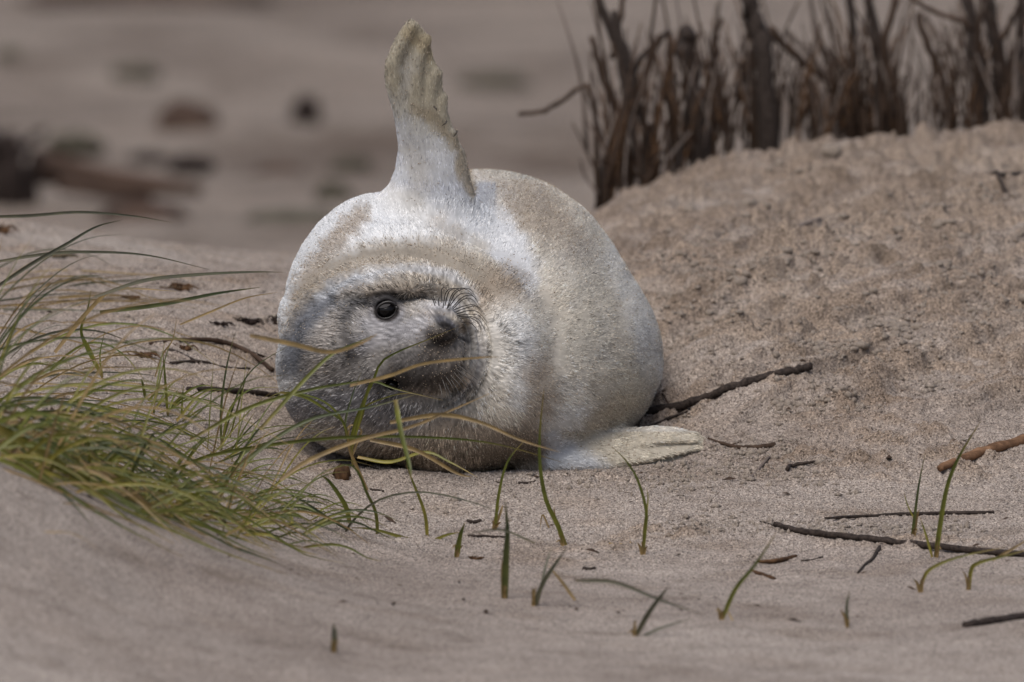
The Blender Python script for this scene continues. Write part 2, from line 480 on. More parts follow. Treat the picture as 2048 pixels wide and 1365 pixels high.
# raised flipper: screen rows y -> left edge, right edge ; thickness in m
FL_Y = np.array([40, 50, 67, 77, 97, 121, 145, 172, 200, 222, 263, 290, 306, 340, 364, 391, 430, 470, 520], float)
FL_L = np.array([820, 812, 798, 793, 784, 774, 769, 771, 779, 786, 793, 796, 795, 789, 779, 762, 750, 745, 740], float)
FL_R = np.array([828, 838, 853, 858, 863, 869, 884, 886, 890, 895, 909, 922, 931, 938, 944, 952, 968, 995, 1020], float)
FL_T = np.interp(FL_Y, [40, 60, 85, 115, 150, 190, 230, 270, 310, 350, 390, 430, 470, 520], [.008, .012, .014, .015, .016, .018, .02, .023, .027, .034, .046, .06, .08, .09])
FLY0 = 0.17
DIG = [([(842, 335, .168), (806, 215, .158), (788, 130, .146), (822, 56, .146)], 19, 12), ([(856, 325, .166), (834, 205, .158), (836, 125, .150), (853, 82, .150)], 18, 8),
       ([(872, 325, .168), (858, 235, .162), (862, 175, .158), (871, 150, .158)], 15, 9), ([(888, 330, .170), (878, 265, .166), (880, 222, .164), (884, 200, .164)], 14, 9),
       ([(905, 345, .172), (900, 297, .168), (903, 272, .168)], 14, 9)]
_DIG = [(spline([P(*q) for q in pts], 7), r0, r1) for pts, r0, r1 in DIG]
def sd_flip_up(p):
    d = sd_flip_web(p)
    for pts, r0, r1 in _DIG:
        m = len(pts) - 1
        e = None
        for k in range(m):
            ra = (r0 + (r1 - r0) * k / m) * S; rb = (r0 + (r1 - r0) * (k + 1) / m) * S
            c = sd_cap(p, pts[k].astype(p.dtype), pts[k + 1].astype(p.dtype), ra, rb)
            e = c if e is None else np.minimum(e, c)
        d = smin(d, e, 0.005)
    return d
def sd_flip_web(p):
    z = p[..., 2]
    base = P(0, 0, FLY0)
    py = 682.5 - (z - P(1024, 682.5, FLY0)[2]) / (S * (DIST + FLY0) / DIST)
    px = 1024 + p[..., 0] / (S * (DIST + FLY0) / DIST)
    l = np.interp(py, FL_Y, FL_L); r = np.interp(py, FL_Y, FL_R); t = np.interp(py, FL_Y, FL_T) * np.interp(py, [60, 200, 330, 400], [.55, .6, .85, 1])
    hw = (r - l) / 2 * S; cx = ((r + l) / 2 - 1024) * S * (DIST + FLY0) / DIST
    # the blade twists a little towards its trailing edge
    yy = p[..., 1] - FLY0 - 0.10 * (p[..., 0] - cx) + 0.022 * np.clip((300 - py) / 250, 0, 1)
    k = np.sqrt(((p[..., 0] - cx) / hw) ** 2 + (yy / t) ** 2 + 1e-9)
    d = (k - 1) * t * 0.8
    tip = (42 - py) * S
    bot = (py - 500) * S
    return np.maximum(np.maximum(d, tip), bot)
LW_X = np.array([1030, 1080, 1120, 1160, 1210, 1260, 1310, 1350, 1395, 1428], float)
LW_T = np.array([872, 868, 864, 862, 866, 869, 868, 870, 878, 896], float)
LW_B = np.array([936, 940, 942, 943, 943, 942, 936, 925, 912, 904], float)
LWY0 = 0.12
def sd_flip_low(p):
    px = 1024 + p[..., 0] / S
    t = np.interp(px, LW_X, LW_T); b = np.interp(px, LW_X, LW_B)
    yc = LWY0 + 0.05 * np.clip((px - 1150) / 260, 0, 1)
    zt = P(1024, 900, LWY0)[2] - (t - 900) * S; zb = P(1024, 900, LWY0)[2] - (b - 900) * S
    cz = (zt + zb) / 2 + (p[..., 1] - yc) * 0.25; hz = (zt - zb) / 2
    hy = np.interp(px, [1030, 1160, 1300, 1412], [.075, .06, .055, .02])
    k = np.sqrt((np.abs(p[..., 2] - cz) / hz) ** 2 + ((p[..., 1] - yc) / hy) ** 2 + 1e-9)
    d = (k - 1) * np.minimum(hz, hy) * 0.85
    d = d + 0.0022 * np.cos((p[..., 2] - cz) / hz * 9.0 + 1.0) * np.clip((px - 1230) / 90, 0, 1)
    return np.maximum(np.maximum(d, (px - 1428) * S), (1035 - px) * S)

EYES = [(773, 621, -0.055, 20.0), (784, 770, -0.058, 16.0)]
def seal_sdf(p):
    d = None
    for px, py, Y0, rx, ry, rz, roll, k in ELL:
        e = sd_ell(p, w2(px, py, Y0).astype(p.dtype), (rx * S * (1 + Y0 / DIST), ry, rz * S * (1 + Y0 / DIST)), roll)
        d = e if d is None else smin(d, e, k)
    for path, r, k in ROLLS:
        pts = spline([w2(*q) for q in path], 9).astype(p.dtype)
        e = None
        for a, b in zip(pts[:-1], pts[1:]):
            c = sd_cap(p, a, b, r * S, r * S)
            e = c if e is None else np.minimum(e, c)
        d = smin(d, e, k)
    # muzzle, whisker pads, nose, chin, brow
    T = lambda *a: w2(*a).astype(p.dtype)
    d = smin(d, sd_ell(p, T(690, 690, -.03), (90 * S, .05, 70 * S)), 0.03)
    d = smin(d, sd_ell(p, T(765, 580, -.012), (95 * S, .04, 30 * S), 6), 0.025)
    d = smin(d, sd_cap(p, T(790, 690, .0), T(850, 690, -.06), 74 * S, 74 * S), 0.022)
    d = smin(d, sd_ell(p, T(862, 694, -.055), (88 * S, .075, 92 * S)), 0.012)
    d = smin(d, sd_ell(p, T(903, 634, -.088), (42 * S, .036, 32 * S), -12), 0.008)
    d = smin(d, sd_ell(p, T(900, 724, -.085), (50 * S, .045, 52 * S)), 0.010)
    d = smin(d, sd_ell(p, T(886, 662, -.122), (30 * S, .020, 24 * S)), 0.008)
    d = smin(d, sd_ell(p, T(930, 700, -.05), (34 * S, .035, 74 * S)), 0.006)
    # flippers
    d = smin(d, sd_flip_up(p), 0.022)
    d = smin(d, sd_flip_low(p), 0.012)
    # eye sockets
    for px, py, Y0, r in EYES:
        d = smax(d, -sd_ell(p, w2(px, py, Y0 - 0.012).astype(p.dtype), (r * 1.05 * S, .03, r * 0.92 * S)), 0.008)
    # groove under the nose and mouth line
    d = smax(d, -sd_cap(p, T(900, 668, -.142), T(938, 684, -.125), 3.5 * S, 4 * S), 0.005)
    # nostril slits, a V that closes to the right
    for a, b in (((868, 637), (899, 654)), ((862, 690), (900, 675))):
        d = smax(d, -sd_cap(p, w2(*a, -.136).astype(p.dtype), w2(*b, -.142).astype(p.dtype), 5 * S, 9 * S), 0.003)
    return d

def grid_axis(segs):
    out = []
    for a, b, h in segs:
        out.append(np.arange(a, b, h))
    return np.concatenate(out)
ax = grid_axis([((530 - 1024) * S, (740 - 1024) * S, .0036), ((740 - 1024) * S, (985 - 1024) * S, .0021), ((985 - 1024) * S, (1440 - 1024) * S, .0046)])
ay = grid_axis([(-0.17, 0.0, .0028), (0.0, 0.12, .0044), (0.12, 0.2, .0035), (0.2, 0.34, .0065), (0.34, 1.30, .02)])
zz0 = P(1024, 960, 0)[2]
zz1, zz2, zz3 = P(1024, 925, 0)[2], P(1024, 530, 0)[2], P(1024, 20, 0.2)[2]
zf1, zf2 = P(1024, 820, 0)[2], P(1024, 575, 0)[2]
az = grid_axis([(zz0, zf1, .004), (zf1, zf2, .0022), (zf2, zz3, .0040)])
vals = np.empty((len(ax), len(ay), len(az)), np.float32)
BK = 8                                                     # blocks far from the skin need only their sign
bi, bj, bk = [np.arange(0, len(a), BK) for a in (ax, ay, az)]
mid = [np.array([(a[i] + a[min(i + BK, len(a)) - 1]) / 2 for i in b]) for a, b in ((ax, bi), (ay, bj), (az, bk))]
hlf = [np.array([(a[min(i + BK, len(a)) - 1] - a[i]) / 2 for i in b]) for a, b in ((ax, bi), (ay, bj), (az, bk))]
cd = seal_sdf(np.stack(np.meshgrid(*mid, indexing='ij'), -1).astype(np.float32))
hx_, hy_, hz_ = np.meshgrid(*hlf, indexing='ij')
need = np.abs(cd) < 2.0 * np.sqrt(hx_ ** 2 + hy_ ** 2 + hz_ ** 2) + 0.004
fill = np.repeat(np.repeat(np.repeat(cd, BK, 0), BK, 1), BK, 2)[:len(ax), :len(ay), :len(az)]
vals[:] = fill
live = np.repeat(np.repeat(np.repeat(need, BK, 0), BK, 1), BK, 2)[:len(ax), :len(ay), :len(az)]
li, lj, lk = np.nonzero(live)
for c0 in range(0, len(li), 400000):
    sl = slice(c0, c0 + 400000)
    vals[li[sl], lj[sl], lk[sl]] = seal_sdf(np.stack([ax[li[sl]], ay[lj[sl]], az[lk[sl]]], -1).astype(np.float32))
# close the surface at the grid's own floor
vals[:, :, 0] = np.maximum(vals[:, :, 0], 1e-4); vals[:, :, -1] = np.maximum(vals[:, :, -1], 1e-4)
vals[0] = np.maximum(vals[0], 1e-4); vals[-1] = np.maximum(vals[-1], 1e-4); vals[:, -1] = np.maximum(vals[:, -1], 1e-4); vals[:, 0] = np.maximum(vals[:, 0], 1e-4)

def surface_nets(v, ax, ay, az):
    ins = v < 0
    nx, ny, nz = v.shape
    cnt = np.zeros((nx - 1, ny - 1, nz - 1), np.int8)
    for dx in (0, 1):
        for dy in (0, 1):
            for dz in (0, 1):
                cnt += ins[dx:nx - 1 + dx, dy:ny - 1 + dy, dz:nz - 1 + dz]
    act = (cnt > 0) & (cnt < 8)
    ci, cj, ck = np.nonzero(act)
    vid = -np.ones(act.shape, np.int64); vid[ci, cj, ck] = np.arange(len(ci))
    acc = np.zeros((len(ci), 3)); num = np.zeros(len(ci))
    corners = [(a, b, c) for a in (0, 1) for b in (0, 1) for c in (0, 1)]
    for a in corners:
        for axis in range(3):
            if a[axis]: continue
            b = list(a); b[axis] = 1
            va = v[ci + a[0], cj + a[1], ck + a[2]]; vb = v[ci + b[0], cj + b[1], ck + b[2]]
            m = (va < 0) != (vb < 0)
            t = np.where(m, va / (va - vb + 1e-20), 0)
            pa = np.stack([ax[ci + a[0]], ay[cj + a[1]], az[ck + a[2]]], -1)
            pb = np.stack([ax[ci + b[0]], ay[cj + b[1]], az[ck + b[2]]], -1)
            acc += np.where(m[:, None], pa + (pb - pa) * t[:, None], 0); num += m
    V = acc / num[:, None]
    Fs = []
    for axis in range(3):
        sl0 = [slice(1, -1)] * 3; sl1 = [slice(1, -1)] * 3
        sl0[axis] = slice(0, -1); sl1[axis] = slice(1, None)
        a = ins[tuple(sl0)]; b = ins[tuple(sl1)]
        for flip, m in ((False, a & ~b), (True, ~a & b)):
            e = np.array(np.nonzero(m)).T
            off = np.ones(3, int); off[axis] = 0
            e = e + off
            o1, o2 = [(1, 2), (2, 0), (0, 1)][axis]
            q = []
            for s1, s2 in ((0, 0), (1, 0), (1, 1), (0, 1)):
                c = e.copy(); c[:, o1] -= 1 - s1; c[:, o2] -= 1 - s2
                q.append(vid[c[:, 0], c[:, 1], c[:, 2]])
            q = np.stack(q, -1)
            Fs.append(q[:, ::-1] if flip else q)
    return V, np.vstack(Fs)
SV, SF = surface_nets(vals, ax, ay, az)
del vals

def sdf_grad(p, e=0.0009):
    s0 = seal_sdf(p)
    g = np.empty_like(p)
    for a in range(3):
        d = np.zeros(3); d[a] = e
        g[:, a] = (seal_sdf(p + d) - s0) / e
    return s0, g
inner = SV[:, 2] > zz0 + 0.006
s_, g = sdf_grad(SV)
step = np.clip(-(s_ / ((g * g).sum(1) + 1e-6))[:, None] * g, -0.003, 0.003)
SV = SV + step * inner[:, None]
s_, g = sdf_grad(SV)
SN = g / (np.linalg.norm(g, axis=1)[:, None] + 1e-9)

# soft creases: chin folds, brow folds, flipper fingers, neck folds
vpx, vpy = to_px(SV)
disp = np.zeros(len(SV))
front = SV[:, 1] < 0.16
ang = np.degrees(np.arctan2(-(vpy - 700), vpx - 850)); rho = np.hypot(vpx - 850, (vpy - 700) * 0.92)
win = sstep(84, 94, rho) * (1 - sstep(128, 142, rho)) * sstep(-85, -45, ang) * (1 - sstep(35, 65, ang)) * front
disp += -0.0070 * win * (0.5 + 0.5 * np.cos(2 * np.pi * (rho - 98) / 15.5)) ** 1.6
disp += -0.005 * np.exp(-((rho - 84) / 4.0) ** 2) * sstep(-75, -45, ang) * (1 - sstep(15, 40, ang)) * front
# concentric neck folds above the head
rho2 = np.hypot((vpx - 785) / 1.15, vpy - 730)
win = sstep(150, 160, rho2) * (1 - sstep(232, 250, rho2)) * sstep(620, 570, vpy) * front
disp += -0.0022 * win * (0.5 + 0.5 * np.cos(2 * np.pi * (rho2 - 190) / 30)) 
# fold above the eye
fold_y = 598 - 0.0022 * (vpx - 740) ** 2 * -1 - 0.05 * (vpx - 740)
disp += -0.0025 * np.exp(-((vpy - (592 + 0.0028 * (vpx - 765) ** 2)) / 6.0) ** 2) * np.exp(-((vpx - 765) / 75) ** 4) * front
# lid ring round the open eye
for (ex, ey, eY, er), a in zip(EYES, (0.0022, 0.0012)):
    re = np.hypot(vpx - ex, (vpy - ey) * 1.12)
    disp += a * np.exp(-((re - er * 1.32) / 6.0) ** 2) * front
# lazy unevenness of fat and coat
disp += (0.0022 * perlin(vpx / 85, vpy / 85, 31) + 0.0010 * perlin(vpx / 30, vpy / 30, 32)) * sstep(330, 400, vpy)
SV0 = SV.copy()
SV = SV + SN * disp[:, None]

# ---- coat colours, fur albedo with some shading and sky tint painted in
def blob(px, py, cx, cy, rx, ry, rot, soft=0.5):
    a = math.radians(rot); ca, sa = math.cos(a), math.sin(a)
    dx, dy = px - cx, py - cy
    u = (dx * ca + dy * sa) / rx; v = (-dx * sa + dy * ca) / ry
    r = np.sqrt(u * u + v * v)
    return 1 - sstep(1 - soft, 1 + soft * 0.6, r)
def band(px, py, pts, w, soft=0.6):
    best = np.full(px.shape, 1e9)
    sp = spline(pts, 20)
    for (x0, y0), (x1, y1) in zip(sp[:-1], sp[1:]):
        t = np.clip(((px - x0) * (x1 - x0) + (py - y0) * (y1 - y0)) / ((x1 - x0) ** 2 + (y1 - y0) ** 2 + 1e-9), 0, 1)
        best = np.minimum(best, np.hypot(px - x0 - t * (x1 - x0), py - y0 - t * (y1 - y0)))
    return 1 - sstep(w * (1 - soft), w * (1 + soft * 0.6), best)
CREAM = (.67, .62, .54); WHITE = (.76, .775, .795); SANDY = (.345, .285, .225); SANDSHADE = (.20, .16, .12)  # WHITE holds a faint blue of skylight
GREY = (.24, .225, .215); SLATE = (.125, .132, .15); DARK = (.055, .048, .045); LGREY = (.50, .49, .48); TAN = (.46, .405, .31)
def coat(px, py, Yd):
    n1 = perlin(px / 26, py / 26, 41); n2 = perlin(px / 9, py / 9, 42); n3 = perlin(px / 70, py / 70, 43)
    ja = 0.3 + 0.7 * sstep(120, 230, np.hypot(px - 820, py - 690))
    jx = px + ja * (16 * n1 + 5 * n2); jy = py + ja * (14 * perlin(px / 24, py / 24, 44) + 5 * n2)
    c = np.tile(np.array(CREAM), (len(px), 1))
    sandw = np.zeros(len(px))
    def lay(col, m, s=1.0, sand=0.0):
        nonlocal c, sandw
        m = np.clip(m * s, 0, 1)
        c = c * (1 - m[:, None]) + np.array(col) * m[:, None]
        sandw = sandw * (1 - m) + sand * m
    # trunk, right
    lay((.56, .50, .42), np.clip(0.5 + 1.3 * n3, 0, 1), .55, .15)
    lay((.40, .37, .325), np.clip((perlin(px / 48, py / 60, 46) + .5 * perlin(px / 20, py / 26, 47)) * 2.2, 0, 1), .45, .2)
    lay((.43, .43, .43), np.clip((perlin(px / 40, py / 55, 48) - .1) * 3, 0, 1), .35)
    lay(WHITE, band(jx, jy, [(1215, 520), (1275, 620), (1300, 730)], 30), .22)
    lay((.40, .385, .36), band(jx, jy, [(1150, 500), (1190, 600), (1170, 680)], 38, .9), .38)
    lay((.33, .315, .29), blob(jx, jy, 1160, 690, 45, 60, 20, .8), .45)
    lay(SANDY, blob(jx, jy, 1050, 410, 130, 62, 25, .6), .7, .7)
    lay(SANDY, blob(jx, jy, 1130, 480, 90, 50, 40, .8), .4, .4)
    lay(TAN, blob(jx, jy, 1255, 790, 70, 90, 15, .7), .6, .3)
    lay((.42, .36, .28), blob(jx, jy, 1215, 835, 70, 40, -20, .7), .7, .4)
    lay(TAN, blob(jx, jy, 1180, 640, 70, 130, 10, .9), .3, .2)
    # left shoulder and ring round the flipper base
    lay(WHITE, blob(jx, jy, 640, 590, 120, 250, 25, .5), .95)
    lay(WHITE, blob(jx, jy, 800, 440, 190, 80, -12, .7), .85)
    lay((.71, .72, .74), band(jx, jy, [(900, 410), (985, 455), (1030, 520), (1035, 560)], 42), .95)
    lay((.66, .65, .63), band(jx, jy, [(800, 400), (870, 450), (920, 490), (880, 520)], 34, .9), .6)
    lay(SANDY, band(jx, jy, [(880, 440), (910, 480), (870, 500)], 22, .9), .35, .25)
    lay(SANDY, band(jx, jy, [(720, 430), (690, 465), (640, 520), (600, 585)], 24, .8), .8, .9)
    # sandy band that follows the neck fold
    lay((.36, .315, .26), band(jx, jy, [(590, 655), (630, 575), (715, 522), (820, 508), (920, 528), (985, 575)], 30, .7), .92, 1.0)
    lay(SANDY, blob(jx, jy, 1000, 590, 55, 66, 35, .5), .95, 1.0)
    lay((.50, .50, .51), band(jx, jy, [(755, 545), (850, 540), (910, 556), (950, 600)], 11, .8), .75)
    lay((.45, .39, .31), band(jx, jy, [(760, 568), (850, 566), (905, 585)], 13, .8), .7, .5)
    # throat and chest
    lay((.66, .63, .58), blob(jx, jy, 1010, 690, 60, 95, 5, .6), .95)
    lay((.42, .41, .40), band(jx, jy, [(1000, 650), (1040, 690), (1050, 760)], 20, .9), .5)
    lay((.68, .68, .68), band(jx, jy, [(1035, 640), (1055, 720), (1030, 800)], 26, .7), .55)
    lay(SANDY, band(jx, jy, [(1075, 745), (1085, 830), (1040, 890)], 36, .8), .75, .8)
    lay(SANDSHADE, blob(jx, jy, 930, 900, 250, 62, 2, .45), .95, 1.0)  # sandy lower throat, its shade painted in as well
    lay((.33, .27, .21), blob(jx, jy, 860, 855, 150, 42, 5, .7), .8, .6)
    lay((.72, .70, .66), blob(jx, jy, 1130, 845, 55, 32, -35, .6), .8)
    # head; pigment, plus painted shade under brow and muzzle
    head = blob(jx, jy, 735, 735, 185, 165, 0, .35)
    lay((.29, .272, .258), head, .98, .12)
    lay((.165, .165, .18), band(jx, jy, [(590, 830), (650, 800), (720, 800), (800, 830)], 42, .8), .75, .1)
    lay((.30, .285, .27), band(jx, jy, [(600, 770), (700, 760), (740, 740)], 24, .9), .5)
    lay(SLATE, band(jx, jy, [(585, 730), (600, 665), (640, 615), (710, 580)], 30, .8), .9)
    lay((.42, .43, .45), band(jx, jy, [(640, 590), (700, 566), (780, 552)], 12, .9), .7)
    lay((.33, .30, .275), band(jx, jy, [(640, 730), (640, 690), (680, 640)], 30, .9), .7, .15)
    lay((.075, .073, .075), band(jx, jy, [(690, 640), (715, 610), (760, 590), (840, 592)], 15, .8), .85, .25)
    lay(SANDY, band(jx, jy, [(740, 585), (800, 578), (880, 588)], 11, .9), .7, .9)
    lay((.30, .265, .225), band(jx, jy, [(690, 590), (780, 563), (870, 563), (925, 590)], 15, .9), .65, .5)
    lay((.40, .39, .40), band(jx, jy, [(735, 650), (780, 660), (830, 650), (870, 625), (905, 615)], 17, .8), .9, .1)
    lay((.33, .32, .33), band(jx, jy, [(720, 690), (790, 672), (850, 665)], 20, .8), .8, .05)
    lay((.52, .51, .52), blob(jx, jy, 880, 610, 46, 14, 0, .8), .7, .15)
    lay((.34, .30, .265), blob(jx, jy, 868, 628, 42, 9, 4, .9), .6, .6)
    lay((.15, .142, .14), blob(jx, jy, 838, 712, 62, 22, -6, .8), .8, .1)
    lay((.066, .06, .058), blob(jx, jy, 846, 750, 78, 27, -8, .8), .8, .15)
    lay((.10, .086, .077), blob(jx, jy, 890, 706, 54, 66, 8, .6) * sstep(628, 650, py), .85, .55)
    lay((.055, .046, .041), blob(jx, jy, 876, 680, 34, 30, 0, .7), .85, .85)
    lay((.125, .11, .10), blob(jx, jy, 896, 728, 40, 34, -10, .7), .7, .5)
    lay((.17, .162, .16), blob(jx, jy, 842, 742, 40, 18, -15, .8), .6, .1)
    lay((.20, .185, .175), blob(jx, jy, 916, 698, 20, 16, 20, .8), .6, .2)
    lay((.05, .045, .043), band(jx, jy, [(800, 770), (850, 768), (905, 772)], 16, .9), .65, .2)
    lay((.28, .27, .265), band(jx, jy, [(830, 815), (880, 812), (925, 800)], 16, .9), .5, .1)
    lay((.105, .105, .12), blob(px, py, 891, 645, 31, 13, 28, .5), .95)
    lay((.018, .016, .017), blob(px, py, 893, 654, 23, 9, 28, .5), .98)
    lay((.032, .029, .029), band(px, py, [(858, 693), (880, 683), (906, 674)], 6, .7), .9, .1)
    lay((.03, .027, .027), blob(jx, jy, 780, 768, 40, 26, -8, .8), .9, .1)
    lay((.06, .056, .056), band(jx, jy, [(690, 665), (702, 690), (705, 715)], 14, .9), .7, .5)
    lay((.05, .046, .046), blob(jx, jy, 700, 705, 22, 18, 40, .8), .75, .4)
    lay((.035, .03, .03), band(px, py, [(900, 667), (920, 676), (938, 684)], 4, .8), .8)
    lay((.05, .045, .043), band(px, py, [(928, 650), (936, 690), (930, 740)], 4, .8), .6)
    lay((.44, .42, .405), band(px, py, [(952, 640), (964, 690), (954, 750), (911, 800)], 11, .8), .75)
    for ex, ey, eY, er in EYES[:1]:
        re = np.hypot(px - ex, (py - ey) * 1.1)
        lay((.20, .19, .195), 1 - sstep(30, 44, re), .8)
        lay((.36, .35, .365), np.exp(-((re - 31) / 5) ** 2) * sstep(-5, 12, py - ey), .8)
        lay((.05, .047, .048), np.exp(-((re - 38) / 10) ** 2) * sstep(0, 20, ey - py), .7)
        lay((.03, .026, .026), 1 - sstep(22, 30, re), 1.0)
    # flippers
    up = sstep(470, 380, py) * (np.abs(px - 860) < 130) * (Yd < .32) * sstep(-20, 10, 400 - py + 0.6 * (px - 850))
    lay((.40, .41, .435), up, .85)  # shade of the hollow stem painted as grey
    lay((.62, .63, .65), up * sstep(830, 800, px) , .6)  # lit left side of the flipper painted lighter
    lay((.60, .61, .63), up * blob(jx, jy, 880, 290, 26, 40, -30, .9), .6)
    lay((.40, .375, .34), band(jx, jy, [(815, 300), (840, 340), (830, 400)], 26, .9) * (py < 430), .55, .4)
    lay((.44, .42, .375), sstep(300, 240, jy - 0.5 * (jx - 830)) * (py < 360), .8, .15)
    lay((.37, .325, .235), sstep(262, 190, jy - 0.55 * (jx - 830)) * (py < 330), .85, .3)
    lay((.29, .24, .165), band(jx, jy, [(835, 225), (880, 250), (915, 300), (945, 390)], 14, .8) * (py < 430), .8, .5)
    lay((.33, .27, .17), band(jx, jy, [(820, 70), (845, 85), (862, 110)], 18, .8) * (py < 330), .7, .4)
    lay((.52, .50, .47), blob(jx, jy, 815, 150, 16, 50, 8, .8), .5)
    low = (Yd < 0.24) * sstep(858, 866, py) * sstep(1075, 1100, px)
    lay((.58, .59, .61), low, .95)
    lay((.47, .42, .335), low * sstep(1120, 1190, jx + 1.5 * (892 - jy)), .95, .45)
    # small scatter
    lay((.36, .31, .25), np.clip((n2 - 0.33) * 4, 0, 1), .25, .3)
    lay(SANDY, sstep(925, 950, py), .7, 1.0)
    return np.clip(c * (1 + 0.10 * n1 + 0.08 * n2)[:, None], 0.01, 0.9), np.clip(sandw, 0, 1)

def streak(px, py):
    th = np.arctan2(py - 668, px - 900); rr = np.hypot(px - 900, py - 668) + 1e-6
    lv = np.clip(np.log2(rr / 30.0), 0, 3.999)
    out = np.zeros(len(px))
    for k in range(5):
        w = np.clip(1 - np.abs(lv - k), 0, 1)
        out += w * perlin(th * 9.5 * 2 ** k, np.log(rr) * 2.2 * 2 ** (0.8 * k), 90 + k)
    return out * 1.25
def fur_material(name, attr, rough=0.6):
    m, nt, b = new_mat(name)
    at = nt.nodes.new('ShaderNodeAttribute'); at.attribute_name = attr
    nt.links.new(at.outputs['Color'], b.inputs['Base Color'])
    b.inputs['Roughness'].default_value = rough
    b.inputs['Specular IOR Level'].default_value = 0.08
    return m
M_SKIN = fur_material('seal_skin', 'coat')
M_FUR = fur_material('seal_fur', 'hair_coat', 0.75)

seal = empty('seal_pup', (0.0, 0.2, tz(0, 0.2)), 'cream white seal pup lying on its side, one flipper raised, face towards the camera', 'seal')
SO = np.array(seal.location)
body = mesh_np('body', SV - SO, SF, M_SKIN, seal)
vpx, vpy = to_px(SV)
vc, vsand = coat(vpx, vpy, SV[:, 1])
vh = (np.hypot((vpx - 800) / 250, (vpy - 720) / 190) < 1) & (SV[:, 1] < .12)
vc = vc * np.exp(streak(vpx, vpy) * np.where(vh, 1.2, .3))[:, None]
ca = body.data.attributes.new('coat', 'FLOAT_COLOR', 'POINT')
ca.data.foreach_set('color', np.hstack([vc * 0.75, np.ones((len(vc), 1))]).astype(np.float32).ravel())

# ---- fur
NH = 285000
tri = np.vstack([SF[:, [0, 1, 2]], SF[:, [0, 2, 3]]])
A_, B_, C_ = SV[tri[:, 0]], SV[tri[:, 1]], SV[tri[:, 2]]
fn = np.cross(B_ - A_, C_ - A_); area = np.linalg.norm(fn, axis=1) / 2
cen = (A_ + B_ + C_) / 3
view = CAM - cen; view /= np.linalg.norm(view, axis=1)[:, None]
nrm = SN[tri].mean(1); nrm /= np.linalg.norm(nrm, axis=1)[:, None] + 1e-9
facing = (nrm * view).sum(1)
gz = terrain(cen[:, 0], cen[:, 1])
wgt = area * np.where(facing > -0.25, 1.0, 0.12) * np.where(cen[:, 1] > 0.75, 0.15, 1.0) * (cen[:, 2] > gz - 0.01)
pick = rng.choice(len(tri), NH, p=wgt / wgt.sum())
u = rng.random(NH); v = rng.random(NH); fl_ = u + v > 1; u[fl_] = 1 - u[fl_]; v[fl_] = 1 - v[fl_]
root = A_[pick] + (B_[pick] - A_[pick]) * u[:, None] + (C_[pick] - A_[pick]) * v[:, None]
rn = SN[tri[pick, 0]] * (1 - u - v)[:, None] + SN[tri[pick, 1]] * u[:, None] + SN[tri[pick, 2]] * v[:, None]
rn /= np.linalg.norm(rn, axis=1)[:, None]
_cv = np.clip((0.012 - seal_sdf(SV0 + SN * 0.012)) / 0.012, 0, 1)           # hollows lift the hair clear of the skin
conc_h = np.clip(1.4 * (_cv[tri[pick, 0]] - .32), 0, .35)
hx, hy = to_px(root)
keep = np.ones(NH, bool)
for ex, ey, eY, er in EYES[:1]:
    keep &= np.hypot(hx - ex, (hy - ey) * 1.1) > er * 1.22
keep &= ~((np.hypot(((hx - 892) * .88 + (hy - 648) * .47) / 24, (-(hx - 892) * .47 + (hy - 648) * .88) / 10) < 1) & (root[:, 1] < 0))
root, rn, hx, hy, conc_h = root[keep], rn[keep], hx[keep], hy[keep], conc_h[keep]
NH = len(root)
nose = w2(900, 668, -0.13)
flow = root - nose
is_up = (hy < 400) & (np.abs(hx - 855) < 110) & (root[:, 1] < .3)
flow[is_up] = np.array([-0.05, 0.0, 1.0])
is_low = (hx > 1100) & (hy > 862) & (root[:, 1] < .24)
flow[is_low] = np.array([1.0, 0.1, -0.35])
flow /= np.linalg.norm(flow, axis=1)[:, None]
wob = perlin(hx / 40, hy / 40, 51); wob2 = perlin(hx / 12, hy / 12, 52)
flow = flow + np.stack([0.30 * wob, np.zeros(NH), 0.35 * wob2], -1) + rng.normal(0, .13, (NH, 3))
flow -= rn * (flow * rn).sum(1)[:, None]
flow /= np.linalg.norm(flow, axis=1)[:, None] + 1e-9
hd = np.hypot((hx - 830) / 190, (hy - 700) / 150)
on_head = (hd < 1) & (root[:, 1] < .1)
ln = np.where(on_head, 0.0074, 0.0084) * rng.uniform(.6, 1.25, NH)
ln *= np.where(is_up, .8, np.where(is_low, .8, 1.0))
ln *= np.where((root[:, 1] < .02) & (np.hypot(hx - 885, hy - 695) < 110), np.clip(np.hypot(hx - 885, hy - 680) / 140, .40, .8), 1.0)
wr_ = np.hypot(hx - 850, (hy - 700) * .92)
ln *= np.where((root[:, 1] < .03) & (wr_ > 82) & (wr_ < 142) & (hx > 870), .5, 1.0)
ln *= np.where((root[:, 1] < .05) & (np.hypot(hx - 773, hy - 621) < 40), .5, 1.0)
lift = rng.uniform(.12, .27, NH)
lift = np.where(on_head, lift, lift * .88) + np.where(is_up | is_low, .04, conc_h)
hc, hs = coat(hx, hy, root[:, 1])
clump = perlin(hx / 4.0, hy / 4.0, 53)
var = np.exp(rng.normal(0, .22, NH) + np.where(is_up | is_low, 0, .13) * clump)
hc = hc * var[:, None]
rr = np.hypot(hx - 880, hy - 680)
stk = streak(hx, hy)
stk = np.where(is_up, perlin(hx / 3.5 + .01 * hy, hy / 45, 56), np.where(is_low, perlin(hx / 45, (hy + .25 * hx) / 3.5, 57), stk))
low_face = (rr < 330) & (hy > 760) & (hx < 960)
hc = hc * np.exp(stk * np.where(low_face, 2.2, np.where(on_head, 1.05, .60)))[:, None]
darkhair = rng.random(NH) < np.where(on_head, .06, .075)
hc[darkhair] *= 0.40
u_ = rng.random(NH)
hc[on_head & (u_ < .26)] *= 0.45
